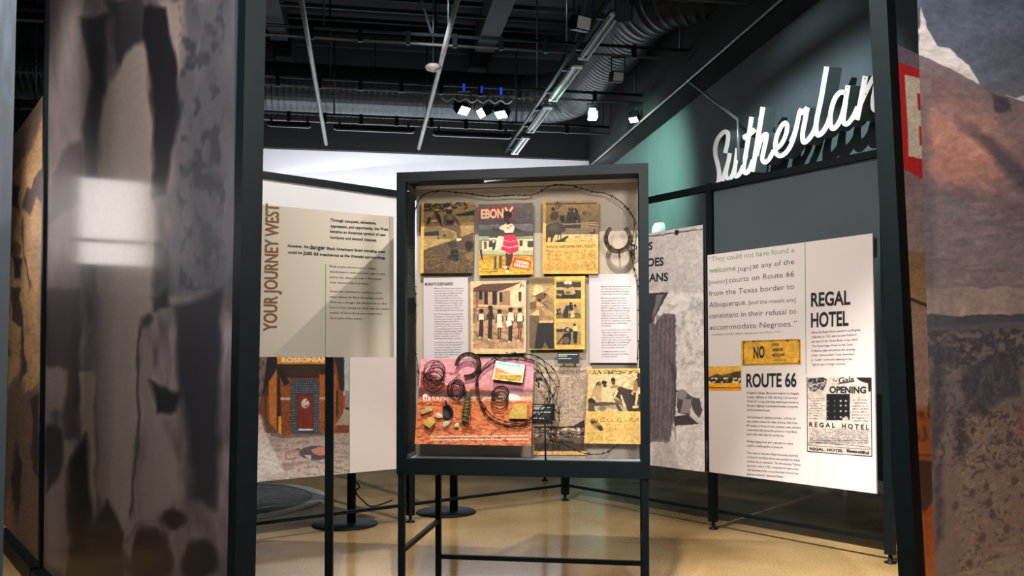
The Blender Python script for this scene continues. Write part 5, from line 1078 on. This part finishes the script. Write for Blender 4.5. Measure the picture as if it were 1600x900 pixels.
# barbed wire
def barbs(t, pts, name='barb', every=9, s=.009):
    mb = MB(); random.seed(5)
    for i in range(4, len(pts) - 2, every):
        p = pts[i]
        for k in range(2):
            a = random.uniform(0, 3.1); d = CU * math.cos(a) + np.array([0, 0, 1]) * math.sin(a) - CD * .3
            mb.tube([p - d * s, p + d * s], .0012, 4)
        mb.tube([p - np.array([.004, 0, .002]), p + np.array([.004, 0, .002])], .0034, 5)
    return mb.build(name, WIRE, t)
def strand(lab, px, o, closed=False, every=9, r=.0019, group=None, hold=True):
    P_ = spline([cpt(x, y, DB - (o if not callable(o) else o(y))) for x, y in px], 8, closed); c = sum(P_) / len(P_)
    t = thing('barbed_wire', lab, 'barbed wire', c, 0, 'barbed wire in the case'); P_ = [p - c for p in P_]
    tw = [p + .0016 * (math.cos(i * .9) * np.array([0, 0, 1]) + math.sin(i * .9) * CD) for i, p in enumerate(P_)]
    tw2 = [p - .0016 * (math.cos(i * .9) * np.array([0, 0, 1]) + math.sin(i * .9) * CD) for i, p in enumerate(P_)]
    MB().tube(tw, r * .8, 5, closed=closed).build('wire_strand', WIRE, t); MB().tube(tw2, r * .8, 5, closed=closed).build('wire_strand', WIRE, t)
    barbs(t, P_, every=every)
    if hold:
        mb = MB()
        for i in range(3, len(P_), max(3, len(P_) // 6)): mb.bar(P_[i], P_[i] + CD * ((o if not callable(o) else 0.012) + .001), .003)
        mb.build('wire_staple', WIRE, t)
    return t
q1 = [(100, 900), (108, 790), (98, 700), (93, 640), (95, 560), (93, 460), (95, 350), (110, 260), (140, 205), (190, 180), (255, 175), (330, 182), (400, 188), (470, 200), (540, 205), (610, 200), (670, 198), (760, 196), (820, 170), (870, 143), (955, 140), (1040, 160), (1100, 178), (1180, 190), (1260, 235), (1310, 290), (1338, 350), (1330, 420), (1318, 490), (1322, 540), (1332, 600), (1350, 660)]
px1 = [(655, 594), (652, 566), (648.7, 550), (645.8, 520), (646.5, 500), (650, 470)] + [zc(x, y) for x, y in q1[0:1]] + [zc(x, y) for x, y in q1[1:]] + [(996, 442), (999.6, 460), (998, 478), (999, 495), (999.5, 512), (998.5, 530), (996.5, 555), (996, 562)]
strand('long barbed wire outlining the canvas around all the pages', px1, .04, every=11)
strand('thinner curl of barbed wire hanging right of the horseshoe', [zc(x, y) for x, y in [(1318, 480), (1335, 478), (1352, 492), (1330, 505), (1320, 520)]], .04, every=60, r=.0016)
ring = lambda cx_, cy_, rx, ry, ph=0: [(cx_ + rx * math.cos(a + ph), cy_ + ry * math.sin(a + ph)) for a in np.linspace(0, 2 * math.pi, 15)[:-1]]
for i, (R_, lab) in enumerate([((802, 609, 57, 56), 'outer ring of the barbed wire coil over the desert print'), ((800, 612, 54, 53), 'second ring of the barbed wire coil'), ((806, 607, 60, 55), 'widest, loosest ring of the barbed wire coil')]):
    P_ = [(x + 4 * math.sin(k * 2.1 + i), y + 2.5 * math.cos(k * 1.7 + i)) for k, (x, y) in enumerate(ring(*R_))]
    strand(lab, P_, (lambda y, i=i: dsoff(max(y, 556)) + .012 + .004 * i), closed=True, every=14, r=.0019)
for px2, lab in [([(790, 551.5), (822, 553), (838, 557), (855, 568), (867, 580), (873, 598), (871, 615), (866, 640), (862, 665), (858, 690)], 'barbed wire strand arching down to the right of the coil'),
                 ([(835, 575), (848, 588), (858, 610), (869, 630), (874, 650), (871, 670), (867, 690)], 'barbed wire strand falling behind the ring hook'),
                 ([(846, 585), (858, 605), (864, 630), (863, 655), (861, 675)], 'short barbed wire strand beside the black caption plate'),
                 ([(858, 688), (870, 690), (885, 696), (905, 706), (925, 710), (945, 708), (958, 700), (967, 694)], 'thin wire curling along the bottom under the yellow page')]:
    strand(lab, px2, .07, every=13, r=.0017)
# rod with ring
a_ = cpt(851.5, 661, DB - .165); b_ = cpt(852.5, 717, DB - .165); zb_ = CBOT + .0705; b_[2] = zb_
t = thing('ring_hook_rod', 'thin black rod with a ring on top holding the wire coil', 'rod', b_)
MB().tube([(0, 0, 0), a_ - b_], .0042, 8).build('rod', BLK, t)
rc = cpt(850.5, 655.5, DB - .165) - b_
MB().tube([rc + .013 * (math.cos(a) * CU + math.sin(a) * np.array([0, 0, 1])) for a in np.linspace(0, 2 * math.pi, 20)[:-1]], .0022, 6, closed=True).build('ring', BLK, t)
MB().lathe([(0, 0), (.02, 0), (.02, .004), (0, .005)], 16).build('foot_plate', BLK, t)

# ================================================================ FOREGROUND
def lean_post(name, lab, xt, xb, Y, wpx, z1, yaw=AA, zlow=-0.0):
    """square post through picture points (xt,0) and (xb,900) at distance Y"""
    def at_(x, y): d = ray(x, y); return E0 + d * (Y / d[1])
    p, q = at_(xt, 0), at_(xb, 900); d = (p - q) / (p[2] - q[2]); p0 = q + d * (0 - q[2]); p1 = q + d * (z1 - q[2])
    s = wpx / F * Y / (abs(math.cos(yaw)) + abs(math.sin(yaw)))
    t = thing(name, lab, 'post', p0, 0)
    a, b = unit(yaw) * s / 2, unit(yaw + math.pi / 2) * s / 2; V = []
    for e, k in ((np.zeros(3) + [0, 0, .03], 0), (p1 - p0, 1)):
        V += [e + a + b, e - a + b, e - a - b, e + a - b]
    MB().add(V, [(0, 1, 2, 3), (7, 6, 5, 4), (0, 4, 5, 1), (1, 5, 6, 2), (2, 6, 7, 3), (3, 7, 4, 0)]).build('post_shaft', BLK, t)
    MB().lathe([(0, 0), (.04, 0), (.04, .01), (.012, .016), (.012, .03), (0, .03)], 16).build('levelling_foot', BLK, t)
    return t
lean_post('frame_post', 'nearest left black post, beside the tall blurred banner', 394, 377, 2.28, 46, 3.3)
lean_post('frame_post', 'nearest right black post, in front of the desert scrim', 1378, 1424, 2.75, 39, 2.9)

# left banner (runs along A, receding to the left)
dL = ray(371, CY); PL = np.array([dL[0], dL[1], 0]) / dL[1] * 2.33
def plL(x, y, o=0.0): return on_v(x, y, PL, A, -o)
sL = lambda x: float((plL(x, 500) - PL) @ A)
def PLz(s, z): return PL + A * s + np.array([0, 0, z])
def art_banner(a):
    a.warp(4, 18, 50)
    a.base((104, 96, 96)).noise(.45, 22, 90, seed=3).noise(.2, 9, 40, seed=8).at(0, 0, .5)
    D = (52, 50, 54); Lt = (146, 134, 128); f = 9
    a.rect(140, -40, 250, 900, (118, 108, 108), f=f, a=.5).poly([(250, 60), (340, 40), (330, 300), (310, 420), (300, 620), (270, 560), (255, 400), (290, 250)], D, f=f, a=.9).poly([(320, 0), (450, 0), (440, 120), (385, 220), (350, 200), (355, 60)], D, f=f, a=.75)
    a.poly([(380, 200), (420, 140), (458, 130), (475, 220), (482, 700), (478, 920), (300, 920), (308, 560), (322, 300)], Lt, f=f, a=.95).poly([(500, 0), (580, 0), (590, 130), (560, 330), (545, 200), (520, 60)], Lt, f=f, a=.7)
    a.poly([(448, 20), (520, 20), (548, 200), (572, 350), (542, 480), (520, 600), (484, 620), (476, 300), (462, 160), (440, 120)], (44, 41, 45), f=f).poly([(160, 540), (190, 470), (245, 440), (265, 500), (250, 640), (160, 700)], (70, 62, 64), f=f, a=.8)
    a.poly([(575, 0), (760, 0), (760, 920), (520, 920), (560, 400)], (78, 78, 84), f=14, a=.7).blot(560, -20, 700, 900, (54, 54, 60), 14, 24, .5, .6, 5, .2).poly([(480, 760), (530, 780), (540, 920), (480, 920)], (60, 56, 60), f=f, a=.7)
    a.at(0, 450, .5)
    a.poly([(140, 0), (250, 0), (248, 480), (205, 470), (200, 260), (140, 240)], (64, 54, 54), f=f, a=.85).poly([(245, 270), (290, 260), (300, 640), (290, 735), (268, 650)], (164, 152, 142), f=5, a=.9).rect(148, 250, 206, 380, (128, 118, 112), f=f, a=.7)
    a.poly([(310, -40), (476, -40), (472, 90), (438, 130), (430, 700), (402, 750), (352, 750), (300, 640)], (134, 124, 118), f=f, a=.9).line([(440, 120), (425, 500), (415, 720)], 9, D, f=5, a=.8).ell(456, 105, 18, 20, (60, 56, 58), f=8).poly([(480, 30), (520, 0), (530, 60), (480, 80)], (30, 30, 32), f=f, a=.8)
    a.poly([(450, 160), (480, 290), (470, 380), (520, 440), (560, 560), (556, 660), (430, 740), (382, 860), (380, 740), (430, 700)], (120, 110, 106), f=12, a=.9).poly([(470, 290), (570, 330), (550, 380), (490, 400)], (44, 42, 44), f=f)
    a.poly([(540, 60), (700, 0), (690, 300), (672, 690), (600, 650), (585, 420), (560, 300)], (46, 45, 50), f=14, a=.9).poly([(145, 420), (200, 440), (190, 600), (140, 640)], (48, 42, 42), f=f, a=.9).poly([(180, 640), (215, 530), (235, 540), (205, 640)], (120, 108, 104), f=f)
    a.poly([(140, 650), (210, 620), (212, 920), (130, 920)], (118, 106, 104), f=f, a=.9).poly([(215, 560), (270, 460), (290, 740), (330, 660), (385, 760), (380, 920), (212, 920)], (40, 35, 36), f=f).ell(460, 840, 76, 92, (44, 38, 40), f=12).ell(540, 720, 40, 30, (48, 42, 44), f=9).ell(622, 850, 60, 66, (38, 34, 37), f=12).poly([(380, 800), (440, 740), (400, 860)], (110, 100, 98), f=f).poly([(530, 800), (570, 740), (590, 780), (560, 850)], (96, 88, 86), f=f)
zL1 = 3.35
_ab = art_banner
def art_banner2(a): _ab(a); a.C = (a.C - 92) * 1.4 + 100
q = [PLz(sL(72), zL1), PLz(0, zL1), PLz(0, 0.12), PLz(sL(72), 0.12)]
t = thing('fabric_banner', 'tall blurred grey photograph banner filling the left foreground', 'banner', sum(q) / 4, AA)
sheet('banner_print', q, art_banner2, PAPERG, t, 2.2, nA * .012, grain=.05)
MB().box(-.001 + float((PLz(0, 0) - sum(q) / 4) @ A), .02 + float((PLz(0, 0) - sum(q) / 4) @ A), -.012, .02, .12 - (zL1 + .12) / 2, zL1 - (zL1 + .12) / 2).build('edge_channel', mat('channel_grey', (52, 66, 74), .5), t)
xe = float((PLz(sL(72), 0) - sum(q) / 4) @ A)
MB().box(xe - .05, xe - .001, -.02, .02, -(zL1 + .12) / 2 + .03, zL1 - (zL1 + .12) / 2).build('end_post', BLK, t)
MB().box(xe, -xe + .0, -.06, .06, -(zL1 + .12) / 2, -(zL1 + .12) / 2 + .11).build('floor_base', BLK, t)

# sepia panel continuing beyond it
p_a = plL(70.5, 144.5); p_b = plL(10, 230)
s0, s1 = sL(10), sL(69) - .05
def art_sepia(a):
    a.warp(3, 8, 26)
    a.base((186, 146, 104)).noise(.2, 9, 30, seed=5).at(0, 0, .5)
    D = (84, 66, 62)
    a.poly([(30, 430), (145, 290), (145, 350), (100, 450), (60, 520), (30, 560)], (110, 90, 84), f=4, a=.8).poly([(85, 590), (130, 520), (140, 640), (110, 620), (100, 670), (70, 650)], D, f=3).poly([(30, 560), (60, 580), (60, 660), (35, 640)], D, f=3).line([(70, 680), (72, 760), (90, 900)], 5, D, f=2).ell(50, 780, 12, 26, (110, 84, 72), f=3).poly([(40, 800), (66, 810), (60, 870), (42, 870)], (60, 48, 46), f=3)
    a.at(0, 450, .5).poly([(36, 0), (66, 0), (70, 110), (82, 260), (64, 300), (60, 130), (40, 100)], (80, 64, 62), f=3).poly([(20, 320), (60, 260), (80, 330), (120, 300), (132, 460), (132, 920), (0, 920), (10, 500)], (112, 88, 76), f=6, a=.9).ell(52, 600, 14, 110, (50, 40, 42), f=4).poly([(98, 350), (120, 330), (124, 600), (100, 560)], (60, 48, 48), f=4).ell(30, 190, 6, 20, D, f=3).poly([(0, 700), (30, 640), (40, 740), (60, 800), (30, 920), (0, 920)], (160, 120, 90), f=6, a=.8)
q = [PLz(s0, p_a[2]), PLz(s1, p_a[2]), PLz(s1, 0.12), PLz(s0, 0.12)]
t = thing('fabric_banner', 'lower sepia photograph panel at the far left behind the grey banner', 'banner', sum(q) / 4, AA)
sheet('banner_print', q, art_sepia, PAPER, t, 1.4, nA * .012)
hh = (p_a[2] + .12) / 2; xx = abs(s1 - s0) / 2
MB().box(-xx, xx, -.05, .05, -hh, .0 - hh + .1).build('floor_base', BLK, t)

# near sliver at the left edge
def atY(x, y, Y): d = ray(x, y); return E0 + d * (Y / d[1])
tp, bt = atY(26, 0, 2.5), atY(4, 900, 2.5); dd = (tp - bt) / (tp[2] - bt[2])
qz = lambda z: bt + dd * (z - bt[2])
def art_sliver(a): a.base((62, 74, 84)).noise(.4, 8, 60, seed=4).poly([(0, 160), (26, 160), (20, 420), (0, 420)], (56, 64, 72), f=12, a=.7).poly([(-60, 380), (30, 340), (10, 950), (-60, 950)], (36, 48, 54), f=20, a=.9)
q = [qz(2.9) - B * .9, qz(2.9), qz(.12), qz(.12) - B * .9]
t = thing('fabric_banner', 'narrow slice of a blue grey banner at the left edge', 'banner', sum(q) / 4, AA + math.pi / 2)
sheet('banner_print', q, art_sliver, PAPER, t, 2.5, nB * .012, grain=.05)
MB().box(-.46, .46, -.04, .04, -1.51, -1.39).build('floor_base', BLK, t)

# right: magazine cover panel
dR = ray(1399, 68); sR = (2.57 - EYE) / dR[2]; PR = E0 + dR * sR; PR = np.array([PR[0], PR[1], 0])
plR = lambda x, y, o=0.0: on_v(x, y, PR, B, -o)
pt, pb = plR(1397, 68), plR(1447, 905); dd2 = (pt - pb) / (pt[2] - pb[2]); qr = lambda z: pb + dd2 * (z - pb[2])
def art_ebony(a):
    a.at(1300, 0, .5).grad([(0, (110, 98, 110)), (190, (118, 104, 116)), (530, (150, 120, 126)), (780, (168, 142, 134)), (795, (150, 118, 84)), (915, (176, 134, 86)), (985, (190, 150, 130)), (1260, (190, 156, 138)), (1290, (186, 100, 40)), (1700, (196, 96, 24)), (1800, (206, 110, 36))]).noise(.1, 20, 9, seed=3)
    a.poly([(200, 192), (900, 430), (900, 900), (215, 523)], (206, 30, 28))
    cr_ = (232, 212, 184)
    a.poly([(228, 234), (262, 242), (276, 494), (240, 488)], cr_).poly([(240, 236), (310, 254), (312, 296), (256, 290)], cr_).poly([(256, 344), (300, 348), (302, 396), (258, 394)], cr_).poly([(262, 452), (320, 462), (322, 502), (262, 494)], cr_)
    a.at(1300, 450, .5).line([(235, 30), (300, 56)], 10, (70, 50, 40), f=2).blot(235, 340, 330, 480, (90, 50, 30), 6, 12, .5, .7, 5, .2).poly([(268, 540), (320, 540), (320, 660), (290, 700), (276, 690)], (80, 44, 28), f=3).line([(262, 520), (320, 524)], 7, (120, 60, 30), f=2)
q = [qr(2.57), qr(2.57) + B * 2.2, qr(.3) + B * 2.2, qr(.3)]
t = thing('exhibit_panel', 'tall magazine cover panel with a red square and cream E, at the right', 'panel', sum(q) / 4, AA + math.pi / 2)
sheet('panel_print', q, art_ebony, PAPER, t, 1.5, nB * .02)
for s in (-.9, .9): MB().box(s - .026, s + .026, .025, .06, -(2.87 / 2), 0).build('support_post', BLK, t)

# right: scrim with sky, cloud and desert
pt, pb = atY(1433, 0, 2.35), atY(1461, 900, 2.35); dd3 = (pt - pb) / (pt[2] - pb[2]); qs = lambda z: pb + dd3 * (z - pb[2])
def art_scrim(a):
    a.warp(2.5, 22, 16)
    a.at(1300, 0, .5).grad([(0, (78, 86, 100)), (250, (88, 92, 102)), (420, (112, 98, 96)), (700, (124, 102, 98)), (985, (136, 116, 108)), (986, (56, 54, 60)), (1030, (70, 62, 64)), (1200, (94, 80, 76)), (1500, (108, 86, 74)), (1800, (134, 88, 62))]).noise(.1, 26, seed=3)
    W_ = (206, 196, 192); PK = (164, 114, 98); DK = (66, 62, 70)
    a.poly([(262, 180), (275, 60), (283, 20), (292, 90), (330, 148), (365, 152), (395, 180), (430, 205), (450, 240), (470, 275), (400, 300), (262, 200)], W_, f=2).poly([(545, 300), (570, 310), (600, 300), (640, 330), (640, 370), (560, 350)], W_, f=3)
    a.poly([(262, 168), (340, 200), (470, 268), (640, 342), (640, 900), (262, 900)], (104, 90, 92), f=1.2, a=.93).noise(.12, 30, 20, seed=8)  # darker zone below the slanted line: shade of the panel behind, painted in
    for sd, (cx_, cy_, rx, ry, c_, al) in enumerate([(400, 440, 120, 120, PK, .55), (470, 520, 110, 90, PK, .5), (360, 520, 80, 70, (150, 104, 92), .5), (340, 400, 60, 60, (176, 124, 104), .4), (470, 440, 50, 60, (186, 136, 112), .45), (330, 270, 70, 40, (108, 86, 84), .6), (430, 330, 80, 50, (118, 96, 90), .5), (590, 420, 60, 70, (132, 106, 102), .6)]):
        a.ell(cx_, cy_, rx, ry, c_, f=34, a=al).blot(cx_ - rx, cy_ - ry, cx_ + rx, cy_ + ry, tuple(min(255, v * 1.12) for v in c_), 11, 8, .5, .35, sd, .25)
    a.poly([(420, 410), (500, 425), (560, 485), (640, 560), (640, 650), (570, 580), (520, 510)], DK, f=12, a=.8).poly([(380, 360), (470, 400), (480, 440), (400, 400)], (90, 74, 76), f=10, a=.6).poly([(500, 290), (550, 310), (556, 350), (510, 345)], (60, 56, 62), f=5)
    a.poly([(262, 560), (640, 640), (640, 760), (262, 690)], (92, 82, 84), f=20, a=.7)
    for k in range(7): a.blot(262, 560 + 48 * k, 640, 640 + 50 * k, (136, 116, 110), 30, 10, .48, .4, 30 + k, .35)
    a.poly([(262, 330), (300, 340), (330, 900), (262, 900)], (70, 62, 66), f=14, a=.5)
    a.at(1300, 450, .5)
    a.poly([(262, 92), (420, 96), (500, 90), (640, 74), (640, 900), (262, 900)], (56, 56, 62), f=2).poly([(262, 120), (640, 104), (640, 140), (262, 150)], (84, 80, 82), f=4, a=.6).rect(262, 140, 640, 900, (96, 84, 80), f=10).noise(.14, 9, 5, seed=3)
    a.poly([(300, 400), (640, 360), (640, 920), (300, 920)], (118, 98, 84), f=30, a=.8).blot(290, 130, 640, 240, (42, 44, 50), 9, 7, .4, .9, 2, .12)
    for P_ in ([(300, 180), (350, 170), (400, 190), (400, 240), (330, 240)], [(420, 240), (470, 220), (580, 190), (590, 340), (520, 350), (480, 400), (430, 400), (400, 300)], [(310, 250), (345, 240), (356, 420), (310, 560)], [(380, 400), (410, 370), (425, 420), (410, 540), (385, 540)], [(318, 560), (345, 520), (350, 780), (325, 820)]): a.poly(P_, (44, 45, 52), f=9, a=.88, tex=.5, ts=7)
    a.blot(400, 400, 640, 900, (66, 56, 54), 6, 5, .62, .8, 9, .1).blot(380, 400, 640, 900, (146, 122, 102), 8, 4, .58, .5, 19, .1)
    a.blot(290, 150, 640, 560, (88, 84, 86), 4, 5, .6, .55, 61, .15).blot(300, 180, 640, 560, (34, 36, 42), 5, 7, .6, .6, 62, .15)
    for x_ in (310, 345, 372): a.line([(x_, 0), (x_ + 14, 920)], 14, (84, 80, 84), f=12, a=.35)
    for x, y in ((420, 470), (600, 520), (560, 460), (470, 780), (610, 820), (430, 860), (520, 560), (545, 750), (385, 680), (440, 640), (480, 620), (570, 600), (500, 700)): a.ell(x, y, 10, 14, (60, 52, 54), f=4, a=.8)
    a.poly([(580, 380), (640, 360), (640, 470), (575, 450)], (120, 66, 66), f=14, a=.5)
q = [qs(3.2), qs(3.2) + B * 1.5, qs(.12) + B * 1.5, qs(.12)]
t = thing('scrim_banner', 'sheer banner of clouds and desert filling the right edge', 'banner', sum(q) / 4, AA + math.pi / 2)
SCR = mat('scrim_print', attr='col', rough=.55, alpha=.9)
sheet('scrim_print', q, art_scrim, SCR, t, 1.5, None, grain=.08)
MB().box(-.75, .75, -.04, .04, -1.66, -1.54).build('floor_base', BLK, t)

# backlit board standing beyond the left banners: it is what shines back from the banner
pb_ = plL(180, 345); vv = pb_ - E0; vv /= np.linalg.norm(vv); rv = vv - 2 * (vv @ nA) * nA; pc = pb_ + rv * 2.3
yaw_ = math.atan2(rv[1], rv[0]) - math.pi / 2
t = thing('backlit_board', 'backlit white display board beyond the left banner, seen only as its reflection', 'display board', (pc[0], pc[1], 0), yaw_)
zc_ = pc[2]; LB = mat('backlit_acrylic', (255, 246, 242), emit=5)
MB().box(-.2, .2, 0, .03, zc_ - .12, zc_ + .27).build('lit_face', LB, t); MB().box(-.2, .2, 0, .03, zc_ - .29, zc_ - .15).build('lit_face', LB, t)
MB().box(-.24, .24, .031, .09, zc_ - .33, zc_ + .31).build('housing', BLK, t)
for s_ in (-.2, .2): MB().box(s_ - .025, s_ + .025, .04, .09, 0, zc_ - .331).build('leg', BLK, t)
